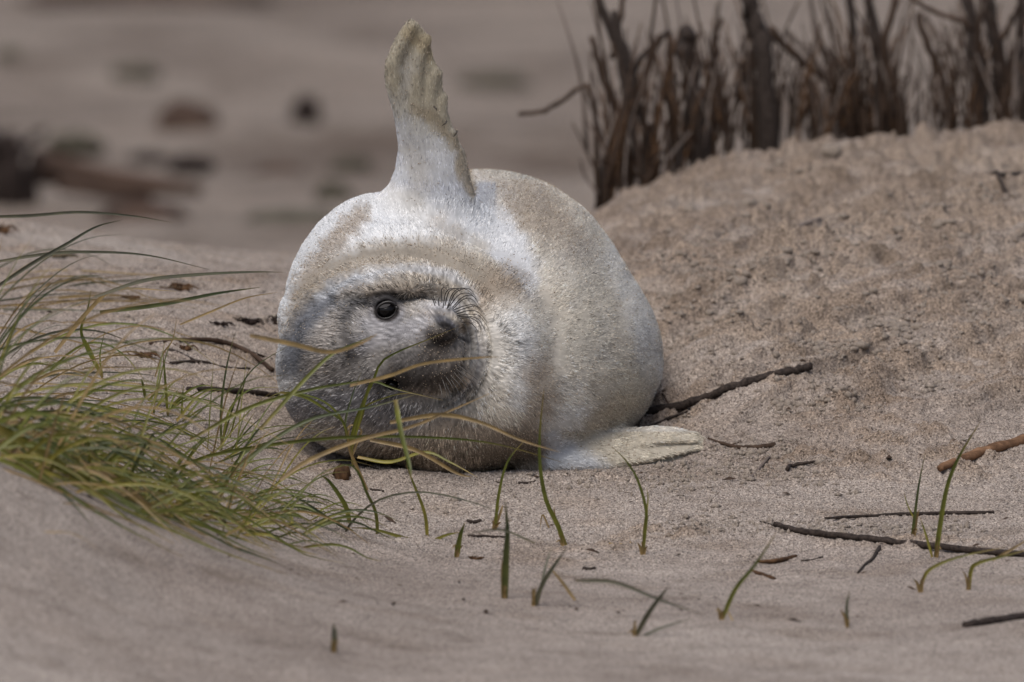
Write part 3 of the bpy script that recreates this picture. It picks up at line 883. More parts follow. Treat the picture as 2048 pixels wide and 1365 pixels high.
hc[on_head & (u_ > .80)] *= 1.4
hc[low_face & (u_ > .75)] *= 1.5
hc[~on_head & (u_ > .88)] *= 1.10
hc[~on_head] *= np.array([1.13, 1.13, 1.13])
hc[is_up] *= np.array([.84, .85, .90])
hc = np.clip(hc, 0.008, 0.86)
K = 4
tt = np.linspace(0, 1, K)
pos = np.empty((NH, K, 3), np.float32)
for k, t in enumerate(tt):
    pos[:, k] = root - rn * 0.0006 + flow * (ln * t)[:, None] + rn * (ln * lift * (t - 0.45 * t * t))[:, None]
rad = np.empty((NH, K), np.float32)
rad[:] = (0.00036 * np.array([1.0, .9, .65, .2]))[None] * (rng.uniform(.7, 1.3, NH) * np.where(on_head | darkhair, 1.25, 1.0))[:, None]
cu = bpy.data.hair_curves.new('fur')
cu.add_curves([K] * NH)
cu.attributes['position'].data.foreach_set('vector', (pos - SO.astype(np.float32)).ravel())
ra = cu.attributes.get('radius') or cu.attributes.new('radius', 'FLOAT', 'POINT')
ra.data.foreach_set('value', rad.ravel())
ha = cu.attributes.new('hair_coat', 'FLOAT_COLOR', 'CURVE')
ha.data.foreach_set('color', np.hstack([hc, np.ones((NH, 1))]).astype(np.float32).ravel())
cu.materials.append(M_FUR)
fur = bpy.data.objects.new('fur', cu)
COL.objects.link(fur); fur.parent = body
tag(fur, kind='stuff')
fur.hide_render = False

# ---- sand grains caught in the fur
def grains(name, pts, size, mat, parent, org, squash=1.0):
    n = len(pts)
    oct_v = np.array([(1, 0, 0), (-1, 0, 0), (0, 1, 0), (0, -1, 0), (0, 0, 1), (0, 0, -1)], float)
    oct_f = np.array([(0, 2, 4), (2, 1, 4), (1, 3, 4), (3, 0, 4), (2, 0, 5), (1, 2, 5), (3, 1, 5), (0, 3, 5)])
    sc = size[:, None, None] * rng.uniform(.55, 1.3, (n, 6, 1)) * rng.uniform(.6, 1.5, (n, 1, 3)) * np.array([1, 1, squash])
    V = pts[:, None, :] + oct_v[None] * sc - org
    Fg = (oct_f[None] + (np.arange(n) * 6)[:, None, None]).reshape(-1, 3)
    return mesh_np(name, V.reshape(-1, 3), Fg, mat, parent, smooth=False)
sel = np.nonzero(rng.random(NH) < hs ** 1.1 * 0.42 * (0.35 + 0.9 * sstep(-.2, .3, clump)) + 0.004)[0]
sel = rng.permutation(sel)[:42000]
tg = rng.uniform(.3, 1.0, len(sel))
gp = root[sel] + flow[sel] * (ln[sel] * tg)[:, None] + rn[sel] * (ln[sel] * lift[sel] * .6 * tg + .0004)[:, None]
gr_ob = grains('sand_grains', gp, rng.uniform(.00035, .00085, len(sel)), M_GRAIN, body, SO)
tag(gr_ob, kind='stuff')

# ---- eyes
m_eye, nt, b = new_mat('eye_wet_black')
b.inputs['Base Color'].default_value = (.006, .005, .005, 1); b.inputs['Roughness'].default_value = .16
b.inputs['Specular IOR Level'].default_value = 0.22
m_lid, nt, b = new_mat('eyelid_skin')
b.inputs['Base Color'].default_value = (.018, .015, .015, 1); b.inputs['Roughness'].default_value = .35
m_lid_fur, nt, b = new_mat('eyelid_fur')
b.inputs['Base Color'].default_value = (.05, .047, .048, 1); b.inputs['Roughness'].default_value = .8; b.inputs['Specular IOR Level'].default_value = .1
def uv_ball(name, c, r, mat, parent, org, seg=32, ring=20):
    V = []; F = []
    for i in range(ring + 1):
        th = math.pi * i / ring
        for j in range(seg):
            ph = 2 * math.pi * j / seg
            V.append(np.array(c) - org + np.array((r[0] * math.sin(th) * math.cos(ph), r[1] * math.cos(th), r[2] * math.sin(th) * math.sin(ph))))
    for i in range(ring):
        for j in range(seg):
            F.append((i * seg + j, i * seg + (j + 1) % seg, (i + 1) * seg + (j + 1) % seg, (i + 1) * seg + j))
    return mesh_np(name, V, F, mat, parent)
def surf_y(px, py):
    m = np.hypot(SVpx - px, SVpy - py) < 9
    m &= SV[:, 1] < .2
    return SV[m, 1].min() if m.any() else 0.0
SVpx, SVpy = to_px(SV)
for (ex, ey, eY, er), lab in zip(EYES, ('open dark eye', 'half hidden lower eye')):
    lid_y = np.median([surf_y(ex + er * 1.45 * math.cos(a), ey + er * 1.35 * math.sin(a)) for a in np.linspace(0, 6.2, 12)])
    c = w2(ex, ey, lid_y + (0.0115 if er > 17 else 0.021))
    e = uv_ball('eye', c, (er * .98 * S, er * .98 * S, er * .78 * S), m_eye, seal, SO)
    e['label'] = lab
    ringp = []
    for a in np.linspace(0, 2 * math.pi, 25):
        ringp.append(w2(ex + er * (1.06 * math.cos(a) * .92 + .80 * math.sin(a) * .39), ey + er * (.80 * math.sin(a) * .92 - 1.06 * math.cos(a) * .39), lid_y + .0035))
    if er > 17:
        for nrm_, th_ in (((-.30, -.38, .88), .72), ((.25, -.25, -.93), .86)):
            lv = []; nn_ = np.array(nrm_)
            t1 = np.cross(nn_, (0, 1, 0.2)); t1 /= np.linalg.norm(t1); t2 = np.cross(nn_, t1)
            lf = []
            for ri in range(6):
                ph = math.acos(th_) * ri / 5
                for si in range(28):
                    a_ = 2 * math.pi * si / 28
                    dv = nn_ * math.cos(ph) + (t1 * math.cos(a_) + t2 * math.sin(a_)) * math.sin(ph)
                    lv.append(c - SO + dv * np.array((er * 1.05 * S, er * 1.05 * S, er * .86 * S)))
            for ri in range(5):
                for si in range(28):
                    lf.append((ri * 28 + si, ri * 28 + (si + 1) % 28, (ri + 1) * 28 + (si + 1) % 28, (ri + 1) * 28 + si))
            mesh_np('eyelid', lv, lf, m_lid_fur, seal)
    if er > 17: tube('eyelid', np.array(ringp) - SO, 0.0017, m_lid, seal, sides=8)

# ---- whiskers
m_wh, nt, b = new_mat('whisker'); b.inputs['Base Color'].default_value = (.03, .024, .02, 1); b.inputs['Roughness'].default_value = .3
WH_UP = [((884, 606), (883, 582), (889, 575), (898, 586)), ((886, 617), (892, 585), (908, 577), (925, 584)), ((890, 612), (898, 584), (915, 577), (935, 580)),
         ((894, 618), (905, 588), (925, 576), (948, 590)), ((896, 616), (912, 585), (938, 578), (952, 595)), ((900, 612), (918, 590), (940, 588), (957, 603)),
         ((905, 615), (925, 595), (945, 592), (958, 610)), ((906, 618), (925, 600), (942, 598), (956, 612)), ((908, 620), (930, 612), (950, 611), (968, 630)),
         ((910, 625), (930, 617), (955, 613), (972, 633)), ((914, 628), (935, 622), (955, 624), (975, 645)), ((914, 632), (935, 629), (958, 632), (976, 655)),
         ((918, 634), (938, 633), (958, 640), (970, 662)), ((920, 637), (940, 636), (955, 645), (964, 660)), ((924, 645), (938, 645), (948, 652), (955, 662)),
         ((870, 612), (866, 600), (862, 595)), ((872, 607), (868, 597), (866, 590)), ((878, 612), (877, 602), (879, 594))]
WH_LO = [((905, 742), (925, 765), (940, 785)), ((898, 748), (920, 772), (932, 800)), ((908, 735), (930, 752), (948, 764)), ((890, 752), (905, 775), (915, 810)),
         ((912, 728), (935, 745), (955, 760)), ((884, 757), (893, 785), (897, 815)), ((900, 756), (918, 788), (925, 830)), ((890, 764), (905, 800), (908, 832)),
         ((914, 745), (936, 770), (945, 798)), ((878, 766), (884, 792), (880, 820)), ((916, 738), (940, 760), (950, 775)), ((895, 770), (903, 805), (912, 826))]
for wi, pts in enumerate(WH_UP + WH_LO):
    y0 = surf_y(*pts[0]) - 0.001
    n = len(pts)
    out = (-0.004, -0.016, -0.020, -0.018) if wi < 15 else (-.002, -0.008, -0.012)
    p3 = [w2(p[0], p[1], y0 + (0.002 if k == 0 else out[min(k, len(out) - 1)])) for k, p in enumerate(pts)]
    tube('whisker', spline(p3, 12) - SO, [0.0007, 0.0006, 0.00022], m_wh, seal, sides=5)
# whisker roots on the lower pad
m_dot = m_lid

# ---- small claws at the raised flipper's fingers
m_claw, nt, b = new_mat('claw'); b.inputs['Base Color'].default_value = (.05, .04, .03, 1); b.inputs['Roughness'].default_value = .4
for a, bb in (((893, 243), (884, 252)), ((914, 262), (906, 274)), ((868, 214), (874, 222))):
    ys = FLY0 - 0.024
    tube('claw', spline([w2(*a, ys), w2((a[0] + bb[0]) / 2 + 1.5, (a[1] + bb[1]) / 2, ys - .003), w2(*bb, ys)], 5) - SO, [.0014, .0011, .0004], m_claw, seal, sides=6)
# ------------------------------------------------------------------ loose sand: crumbs and grains lying on the ground
gfoc_n = 60000
cxs = rng.uniform(-.72, .74, gfoc_n); cys = rng.uniform(-.42, .55, gfoc_n)
Zi = Z  # height field for bilinear lookup
def ground_z(x, y):
    i = np.clip(np.searchsorted(gx, x) - 1, 0, ni - 2); j = np.clip(np.searchsorted(gy, y) - 1, 0, nj - 2)
    u = (x - gx[i]) / (gx[i + 1] - gx[i]); v = (y - gy[j]) / (gy[j + 1] - gy[j])
    return Zi[i, j] * (1 - u) * (1 - v) + Zi[i + 1, j] * u * (1 - v) + Zi[i, j + 1] * (1 - u) * v + Zi[i + 1, j + 1] * u * v
gp = np.stack([cxs, cys, ground_z(cxs, cys) + .0003], -1)
g1 = grains('sand_grains', gp, rng.uniform(.0005, .0011, gfoc_n), M_GRAIN_G, None, np.zeros(3))
tag(g1, 'loose sand grains lying over the in-focus beach sand', 'sand grains', kind='stuff')
# crumbs gather in patches on the trampled slope and where the flipper scraped
n = 60000
cxs = rng.uniform(-.70, .80, n); cys = rng.uniform(-.35, 1.6, n)
dens = sstep(0.0, .45, perlin(cxs * 6 + cys * 2, cys * 6, 61) + .25 * perlin(cxs * 22, cys * 17, 62)) * (.15 + .85 * sstep(.0, .3, cxs))
cpx, cpy = to_px(np.stack([cxs, cys, ground_z(cxs, cys)], -1))
for bx, by, rx, ry in ((1490, 905, 110, 28), (1330, 960, 200, 22), (1480, 560, 90, 40), (1760, 640, 100, 50), (1650, 700, 90, 30), (1700, 720, 120, 25), (1610, 815, 150, 20), (1560, 530, 100, 30), (1400, 520, 90, 40)):
    dens = np.maximum(dens, .9 * np.exp(-((cpx - bx) / rx) ** 2 - ((cpy - by) / ry) ** 2))
ok = rng.random(n) < dens
cxs, cys = cxs[ok], cys[ok]
sz = np.exp(rng.normal(math.log(.0023), .5, len(cxs))).clip(.0009, .0065)
g2 = grains('sand_crumbs', np.stack([cxs, cys, ground_z(cxs, cys) + sz * .05], -1), sz, M_CRUMB, None, np.zeros(3), .8)
tag(g2, 'damp crumbs of sand scattered over the trampled slope', 'sand crumbs', kind='stuff')

ico = bmesh.new(); bmesh.ops.create_icosphere(ico, subdivisions=2, radius=1)
IV = np.array([v.co[:] for v in ico.verts]); IF = np.array([[v.index for v in f.verts] for f in ico.faces]); ico.free()
V = []; Fc = []
for bx, by, rx, ry, cn, s0 in ((1480, 555, 60, 22, 26, .011), (1580, 515, 30, 10, 6, .012), (1400, 525, 60, 22, 16, .009), (1665, 490, 30, 8, 6, .009), (1780, 640, 60, 26, 40, .010), (1700, 705, 60, 12, 22, .009), (1640, 690, 40, 14, 18, .009),
                              (1810, 715, 50, 10, 18, .008), (1600, 800, 70, 9, 22, .007), (1680, 803, 60, 6, 16, .006), (1490, 900, 60, 14, 34, .005), (1900, 470, 110, 16, 26, .012), (1850, 545, 90, 14, 20, .010), (1950, 400, 90, 14, 16, .014),
                              (1500, 420, 120, 20, 20, .014), (1330, 590, 30, 14, 10, .008), (1720, 330, 200, 14, 22, .016), (1320, 958, 110, 9, 30, .0035), (1560, 740, 120, 20, 20, .006), (1990, 620, 60, 26, 22, .008), (1420, 690, 60, 20, 14, .006)):
    for i in range(int(cn * 1.7)):
        c = G(rng.normal(bx, rx * .6), rng.normal(by, ry * .6))
        r = min(s0 * .58 * np.exp(rng.normal(-.25, .42)), .0075 if c[1] < .9 else .013)
        k = 1 + .6 * perlin(IV[:, 0] * 1.7 + i, IV[:, 1] * 1.7 + IV[:, 2] * 1.3, 120 + i) + .4 * perlin(IV[:, 0] * 4 + i, IV[:, 1] * 4 + IV[:, 2] * 3, 121)
        z0 = float(ground_z(np.array([c[0]]), np.array([c[1]]))[0])
        Fc.append(IF + len(V) * len(IV))
        V.append(IV * k[:, None] * r * np.array([rng.uniform(.8, 1.35), rng.uniform(.8, 1.3), rng.uniform(.6, 1.0)]) + np.array([c[0], c[1], z0 - r * .12]))
tag(mesh_np('sand_clods', np.vstack(V), np.vstack(Fc), M_CLOD, None, smooth=False), 'broken clods of damp sand strewn up the bank', 'sand clods', kind='stuff')
# tiny chips of bark and dead stem
n = 420
xx = rng.uniform(-.7, .9, n); yy = rng.uniform(-1.2, 1.3, n)
V = []; Fc = []
for i in range(n):
    a = rng.uniform(0, 6.28); L = np.exp(rng.normal(math.log(.004), .5)); w = L * rng.uniform(.15, .4)
    c = np.array([xx[i], yy[i], float(ground_z(xx[i:i + 1], yy[i:i + 1])[0]) + w * .5])
    d = np.array([math.cos(a), math.sin(a), rng.normal(0, .15)]) * L; e = np.array([-math.sin(a), math.cos(a), 0]) * w; u = np.array([0, 0, w])
    k = len(V); V += [c - d, c + e, c + d, c - e, c + u]
    Fc += [(k, k + 1, k + 4), (k + 1, k + 2, k + 4), (k + 2, k + 3, k + 4), (k + 3, k, k + 4)]
tag(mesh_np('bark_chips', V, Fc, M_TWIG, None, smooth=False), 'tiny dark bark chips sprinkled over the sand', 'bark chips', kind='stuff')

# ------------------------------------------------------------------ grass
def blade(path, width, mat, parent, org, fold=0.35, seed=0):
    path = np.asarray(path); n = len(path)
    t = frames(path)
    r = random.Random(seed)
    side0 = np.array([r.uniform(-1, 1), r.uniform(-1, 1), r.uniform(-.6, .6)])
    V = []; along = []
    for i in range(n):
        s = np.cross(t[i], np.array([0.0, -1, .25])); s /= np.linalg.norm(s) + 1e-9
        b2 = np.cross(t[i], s)
        s = s * math.cos(.5 * side0[0]) + b2 * math.sin(.5 * side0[0])
        nn = np.cross(s, t[i])
        u = i / (n - 1)
        w = width * (0.75 + 0.25 * min(u * 5, 1)) * (1 - u ** 2.2 * 0.93) * 0.5
        V += [path[i] + s * w + nn * w * fold, path[i] - nn * w * fold, path[i] - s * w + nn * w * fold]
        along += [u] * 3
    Fb = []
    for i in range(n - 1):
        for k in (0, 1):
            Fb.append((i * 3 + k, i * 3 + k + 1, i * 3 + k + 4, i * 3 + k + 3))
    o = mesh_np('blade', np.array(V) - org, Fb, mat, parent)
    a = o.data.attributes.new('along', 'FLOAT', 'POINT')
    a.data.foreach_set('value', np.array(along, np.float32))
    return o

def sprig(name, label, base, blades, group=None, cat='grass', Yb=None):
    """base: photo foot of the plant; blades: (photo points, depth change at tip, width px, material)"""
    b = G(*base) if Yb is None else P(*base, Yb)
    if Yb is not None: b[2] = tz(b[0], b[1])
    e = empty(name, b, label, cat, group)
    for k, (pts, dy, w, mi) in enumerate(blades):
        m = len(pts)
        p3 = [P(x, y, b[1] + dy * (i / max(m - 1, 1)) ** 1.2) for i, (x, y) in enumerate(pts)]
        p3[0] = p3[0] - np.array([0, 0, .004])
        blade(spline(p3, 16), w * .8 * S, M_G[mi], e, b, seed=int(base[0] * 31 + k))
    if group:
        rs = random.Random(int(base[0]))
        for k in range(3):
            dx, up = rs.uniform(-16, 16), rs.uniform(14, 42)
            foot = (base[0] + rs.uniform(-4, 4), base[1] + 2)
            p3 = [P(*foot, b[1] - .003), P(foot[0] + dx * .4, foot[1] - up * .7, b[1] - .004), P(foot[0] + dx, foot[1] - up * (1 if k else .5), b[1] - .006)]
            blade(spline(p3, 8), rs.uniform(4, 7) * S, M_G[3], e, b, seed=k)
    return e

GG = 'single grass shoots on the open sand'
sprig('grass_sprig', 'tall leafy grass shoot with pale dry sheath rising in front of the face', (712, 975), [
    ([(735, 975), (712, 930), (697, 890), (700, 845)], -.02, 9, 3),
    ([(705, 925), (703, 870), (728, 800), (745, 765), (762, 725), (800, 702), (850, 682), (915, 655)], -.05, 8, 0),
    ([(702, 900), (715, 850), (738, 775), (752, 764), (790, 778), (885, 801)], -.06, 9, 0),
    ([(700, 895), (690, 850), (705, 790), (722, 745)], .02, 6, 1),
    ([(705, 880), (725, 830), (735, 810), (790, 790), (830, 787)], -.02, 6, 2),
    ([(705, 905), (720, 870), (722, 862), (712, 852), (698, 853), (692, 870), (705, 900)], .0, 6, 3),
    ([(700, 880), (680, 835), (640, 800), (570, 785), (530, 800)], -.05, 7, 0)], Yb=-0.18)
sprig('grass_sprig', 'yellow green low grass sprig with blades splayed flat along the sand', (755, 1082), [
    ([(755, 1082), (752, 1030), (735, 990), (700, 930), (620, 960)], -.1, 9, 0),
    ([(700, 1040), (690, 1010), (660, 965), (640, 950)], -.02, 13, 0),
    ([(755, 1080), (700, 1062), (660, 1040), (600, 1000), (480, 940)], -.1, 11, 1),
    ([(758, 1082), (700, 1095), (640, 1070), (590, 1080)], -.1, 8, 2),
    ([(855, 1080), (850, 1030), (828, 970), (812, 930)], -.03, 9, 2),
    ([(855, 1082), (820, 1080), (750, 1060), (700, 1055)], -.05, 10, 2),
    ([(855, 1082), (890, 1072), (920, 1065)], -.05, 9, 2),
    ([(675, 1100), (700, 1050), (760, 1000), (850, 985), (960, 1010), (1000, 1030)], -.3, 7, 4),
    ([(700, 1050), (640, 1090), (560, 1065)], -.05, 8, 0)], Yb=-0.36)
sprig('grass_sprig', 'lone curved green shoot with dry brown foot in front of the throat', (990, 1060), [
    ([(985, 1070), (990, 1040), (1000, 1010)], 0, 8, 3), ([(990, 1062), (998, 990), (1015, 925), (1050, 880)], -.05, 9, 0), ([(990, 1050), (1003, 1020), (1005, 1010)], .01, 7, 3)], GG)
sprig('grass_sprig', 'tallest single upright shoot, left of the lying flipper', (1128, 1092), [
    ([(1135, 1095), (1115, 1050), (1092, 1000), (1080, 930), (1080, 860), (1088, 778)], -.06, 12, 0), ([(1120, 1070), (1110, 1030), (1108, 1012)], 0, 5, 3), ([(1098, 1050), (1085, 1030), (1080, 1060)], 0, 5, 3)], GG)
sprig('grass_sprig', 'curved shoot with reddish sheath in front of the lying flipper', (1287, 1110), [
    ([(1285, 1112), (1290, 1060), (1292, 1020), (1275, 960), (1250, 920), (1222, 893)], -.05, 9, 0), ([(1288, 1080), (1292, 1040), (1296, 1015)], 0, 10, 3), ([(1290, 1040), (1296, 1000), (1293, 975)], 0, 4, 2)], GG)
sprig('grass_sprig', 'thick blurred grey green blade standing alone in the foreground', (1010, 1197), [
    ([(1010, 1199), (1012, 1120), (1015, 1060), (1010, 1000)], -.04, 17, 1), ([(1006, 1199), (1004, 1150), (1004, 1120)], 0, 8, 3)], GG)
sprig('grass_sprig', 'short stubby shoot left of the thick foreground blade', (915, 1115), [
    ([(912, 1117), (920, 1075), (930, 1045)], -.02, 14, 0)], GG)
sprig('grass_sprig', 'pair of crossed grey blades leaning right in the foreground', (1068, 1212), [
    ([(1066, 1213), (1085, 1170), (1110, 1130), (1135, 1095)], -.03, 12, 4), ([(1150, 1195), (1120, 1160), (1095, 1130)], 0, 9, 3), ([(1075, 1205), (1090, 1140), (1105, 1090)], .03, 8, 4), ([(1070, 1080), (1000, 1060), (930, 1070)], .1, 6, 4)], GG)
sprig('grass_sprig', 'dull lying blade propped across a leaning one, bottom centre', (1268, 1272), [
    ([(1268, 1273), (1295, 1230), (1320, 1195), (1340, 1170)], -.05, 13, 4), ([(1150, 1155), (1230, 1165), (1320, 1200), (1412, 1232)], -.02, 10, 4), ([(1270, 1280), (1310, 1262), (1390, 1235)], 0, 9, 4)], GG)
sprig('grass_sprig', 'straight olive shoot leaning far right, bottom right foreground', (1443, 1240), [
    ([(1441, 1241), (1470, 1180), (1510, 1130), (1555, 1062)], -.05, 11, 0), ([(1455, 1215), (1468, 1250), (1475, 1280)], -.03, 5, 3)], GG)
sprig('grass_sprig', 'tall dark green shoot bending right above the long black stick', (1873, 1115), [
    ([(1870, 1118), (1880, 1050), (1895, 970), (1920, 910), (1962, 842)], -.05, 13, 0), ([(1866, 1112), (1852, 1070), (1840, 1035)], 0, 7, 2)], GG)
sprig('grass_sprig', 'brown footed shoot standing left beside the tall dark one', (1828, 1080), [
    ([(1822, 1085), (1830, 1030), (1838, 970), (1850, 908)], -.02, 8, 1), ([(1824, 1080), (1832, 1040), (1838, 1020)], 0, 11, 3), ([(1830, 1035), (1815, 1010), (1808, 985)], 0, 4, 2)], GG)
sprig('grass_sprig', 'bent yellow shoot kinked to the right near the right edge', (1840, 1185), [
    ([(1840, 1187), (1850, 1150), (1880, 1128), (1935, 1110), (2010, 1095)], -.02, 9, 2)], GG)
sprig('grass_sprig', 'bent yellow shoot kinked at the right edge of the picture', (1937, 1180), [
    ([(1937, 1182), (1942, 1140), (1960, 1125), (2010, 1112), (2070, 1095)], -.02, 11, 2), ([(1985, 1115), (2030, 1095), (2070, 1070)], 0, 7, 3)], GG)
sprig('grass_sprig', 'pale stub of a shoot far down in the foreground, left of centre', (666, 1305), [([(666, 1306), (668, 1270), (667, 1245)], 0, 17, 4)], GG)
sprig('grass_sprig', 'faint grey stub between the two bottom right sticks', (1697, 1255), [([(1697, 1257), (1694, 1215), (1700, 1180)], 0, 10, 4)], GG)

# ---- the dune grass left of the pup: tufts blown to the right
def tuft(name, label, base, n, spread, lean, length, Yb, width, mats, rise, seed, group='dune grass tufts beside the pup', jitter=.12, droop=.5):
    r = random.Random(seed)
    b = P(*base, Yb); b[2] = tz(b[0], b[1])
    e = empty(name, b, label, 'grass', group)
    for k in range(n):
        bx = r.uniform(-1, 1) * spread * S; by = r.gauss(0, jitter)
        foot = np.array([b[0] + bx, b[1] + by, 0]); foot[2] = tz(foot[0], foot[1]) - .004
        L = length * r.uniform(.45, 1.15) * S
        a = math.radians(lean + r.gauss(0, 24)); yaw = r.gauss(0, .6); bend = r.gauss(0, .18)
        d = np.array([math.sin(a) * math.cos(yaw), math.sin(yaw) * .7, math.cos(a)])
        pts = []
        for u in np.linspace(0, 1, 6):
            p = foot + d * L * u + np.array([0, bend * L * u * u, 0])
            p[2] += -droop * L * u * u * max(0.15, math.sin(abs(a))) + rise * L * u * (1 - u)
            p[2] = max(p[2], tz(p[0], p[1]) + .004 * (u > .1))
            pts.append(p)
        blade(spline(pts, 12), width * r.uniform(.4, .95) * S, M_G[r.choice(mats)], e, b, seed=seed * 100 + k)
    return e
tuft('marram_grass', 'large windblown tuft entering at the left edge below the log', (-110, 700), 17, 110, 79, 700, -.85, 8, [0, 1, 4, 3, 2, 0], .25, 101, droop=.3)
tuft('marram_grass', 'dense blurred green tuft at the left edge, middle height', (10, 800), 44, 120, 79, 520, -.9, 9, [0, 0, 1, 2, 1, 3], .22, 102)
tuft('marram_grass', 'dark tangled tuft right of the left edge grass, on the ridge', (150, 830), 42, 120, 79, 420, -.6, 8, [0, 1, 2, 0, 2, 3], .24, 103)
tuft('marram_grass', 'blurred foreground tuft in the lower left on the sand ridge', (40, 900), 44, 130, 74, 360, -1.0, 11, [0, 2, 2, 0, 3], .22, 104)
tuft('marram_grass', 'green tuft along the sand ridge, left of the crossed blades', (220, 960), 46, 110, 66, 250, -.85, 9, [0, 1, 0, 2], .22, 105)
tuft('marram_grass', 'tuft of crossed blades on the ridge below the head', (390, 1010), 52, 110, 60, 230, -.6, 8, [0, 1, 0, 2, 3], .2, 106)
tuft('marram_grass', 'small splayed tuft at the right end of the sand ridge', (530, 1040), 34, 90, 62, 210, -.5, 8, [0, 2, 1, 0], .2, 107)
tuft('marram_grass', 'darkest thick tuft on the left edge, in front of the others', (-30, 850), 56, 120, 76, 420, -1.0, 9, [1, 0, 0, 2, 3], .2, 112)
tuft('marram_grass', 'matted dead straw lying under the green tufts on the ridge', (170, 930), 60, 260, 84, 200, -.7, 6, [3, 3, 4, 2], .1, 113, jitter=.22)
tuft('marram_grass', 'loose thin blades fanning out in front of the cheek', (470, 960), 26, 70, 58, 300, -.35, 5, [0, 2, 0, 3], .16, 114, jitter=.08)
tuft('marram_grass', 'thin dry tuft behind the dense grass, mid left', (60, 690), 30, 110, 76, 420, .15, 7, [3, 4, 3, 0], .22, 108)
tuft('marram_grass', 'low green tuft on the open sand left of the head', (330, 800), 22, 45, 45, 150, .02, 7, [0, 2, 0], .25, 109, jitter=.04)
tuft('marram_grass', 'sparse sharp tuft just left of the cheek', (445, 880), 14, 30, 42, 210, -.12, 6, [0, 2, 1], .1, 110, jitter=.03, droop=.2)
tuft('marram_grass', 'pale dry blades lying flat on the light drift far left', (20, 560), 22, 130, 84, 480, .75, 6, [3, 4, 3], .12, 111)
sprig('grass_sprig', 'brown broken stalk leaning right above the left grass', (118, 690), [([(110, 700), (180, 620), (235, 580), (352, 393 + 190)], -.05, 13, 3)], Yb=-.1)
sprig('grass_sprig', 'sharp upright green shoot beside the brown broken stalk', (195, 745), [
    ([(205, 750), (175, 700), (162, 660), (175, 620), (182, 580)], -.02, 9, 0), ([(205, 748), (180, 700), (165, 672), (160, 655)], 0, 7, 2), ([(205, 748), (200, 710), (210, 660)], 0, 5, 0)], Yb=.05)
sprig('grass_sprig', 'thin upright stem with dark tip, left of the cheek', (440, 890), [
    ([(443, 895), (442, 820), (452, 740), (470, 665)], 0, 7, 1), ([(443, 885), (475, 790), (510, 735), (580, 690)], -.02, 5, 1), ([(445, 880), (460, 820), (500, 780), (560, 775)], -.02, 7, 0)], Yb=-.12)
sprig('grass_sprig', 'bare reddish stalk standing above the dark twigs mid left', (310, 745), [([(310, 748), (325, 710), (345, 680), (354, 632)], 0, 5, 3)], Yb=.1)
# long windblown blades that cross in front of the pup
def crossing(label, pts, ys, w, mi):
    b = P(*pts[0], ys[0]); e = empty('windblown_grass', np.array([b[0], b[1], tz(b[0], b[1])]), label, 'grass', 'long blades blown across the pup')
    yy = np.interp(np.linspace(0, 1, len(pts)), np.linspace(0, 1, len(ys)), ys)
    blade(spline([P(x, y, Y) for (x, y), Y in zip(pts, yy)], 20), w * S, M_G[mi], e, np.array(e.location), seed=int(pts[0][0] * 7 + pts[0][1]))
crossing('long green blade running flat under the chin to a straw tip', [(250, 1010), (380, 925), (520, 893), (700, 874), (880, 876), (1000, 890), (1125, 925)], [-.5, -.45, -.4], 8, 0)
crossing('straw coloured blade crossing the lower cheek towards the throat', [(560, 960), (620, 920), (720, 880), (820, 855), (905, 820), (985, 785)], [-.7, -.6], 9, 3)
crossing('blurred straw blade sloping down right below the muzzle', [(780, 845), (880, 830), (960, 845), (1040, 880), (1120, 905)], [-.6, -.7], 9, 3)
crossing('green blade rising across the brow to the lower eye', [(380, 880), (500, 815), (620, 780), (700, 766), (790, 752)], [-.55, -.5], 8, 0)
crossing('straw blade crossing the cheek below the whiskers', [(700, 772), (780, 752), (850, 728), (960, 716), (1000, 715)], [-.5, -.75], 8, 3)
crossing('blurred tan blade lying across the forehead', [(500, 672), (590, 690), (660, 705), (720, 688), (755, 668)], [-.9, -.8], 10, 3)
crossing('olive blade climbing from the left grass over the temple', [(520, 860), (600, 770), (660, 712), (705, 690), (745, 672)], [-.6, -.55], 8, 0)
crossing('green blade arched low over the cheek from the left', [(560, 785), (610, 795), (660, 825), (690, 850), (700, 890)], [-.4, -.35], 6, 0)
crossing('dark green blade sloping from the left grass up to the cheek', [(400, 1000), (520, 900), (620, 840), (740, 815), (830, 790)], [-.5, -.45], 9, 1)
crossing('yellow green blade drooping over the throat to the sand', [(715, 915), (780, 925), (850, 905), (900, 925), (955, 955)], [-.3, -.35], 8, 2)
crossing('straw tipped blade over the lower throat', [(740, 880), (830, 900), (910, 945), (945, 955)], [-.4, -.42], 9, 3)
crossing('blurred green blade hanging in front of the chin', [(790, 800), (800, 860), (818, 930), (822, 960)], [-.8, -.85], 12, 0)
crossing('grey green blade arching high over the pale drift at far left', [(-40, 435), (60, 432), (160, 425), (260, 432), (345, 446)], [.2, .3], 7, 4)
crossing('straight grey blade slanting up from the far left edge', [(-30, 590), (60, 530), (130, 490), (190, 455), (245, 440)], [-.2, -.1], 8, 4)
crossing('long grey blade flat over the pale drift, middle left', [(-40, 530), (100, 508), (200, 505), (300, 512), (420, 540)], [.0, .1], 7, 4)
crossing('grey green blade rising right towards the shoulder', [(190, 595), (290, 562), (400, 550), (500, 545), (570, 545)], [-.2, -.1], 9, 4)
crossing('lower grey green blade rising right towards the shoulder', [(200, 625), (320, 610), (430, 588), (520, 575)], [-.2, -.1], 9, 1)
crossing('thin straw blade slanting up to the shoulder', [(360, 650), (420, 625), (490, 597), (555, 585)], [-.05, 0], 5, 3)
crossing('thick straw stem lying along the bottom of the left grass', [(-30, 845), (80, 905), (170, 960), (230, 1000)], [-1.2, -1.0], 16, 2)
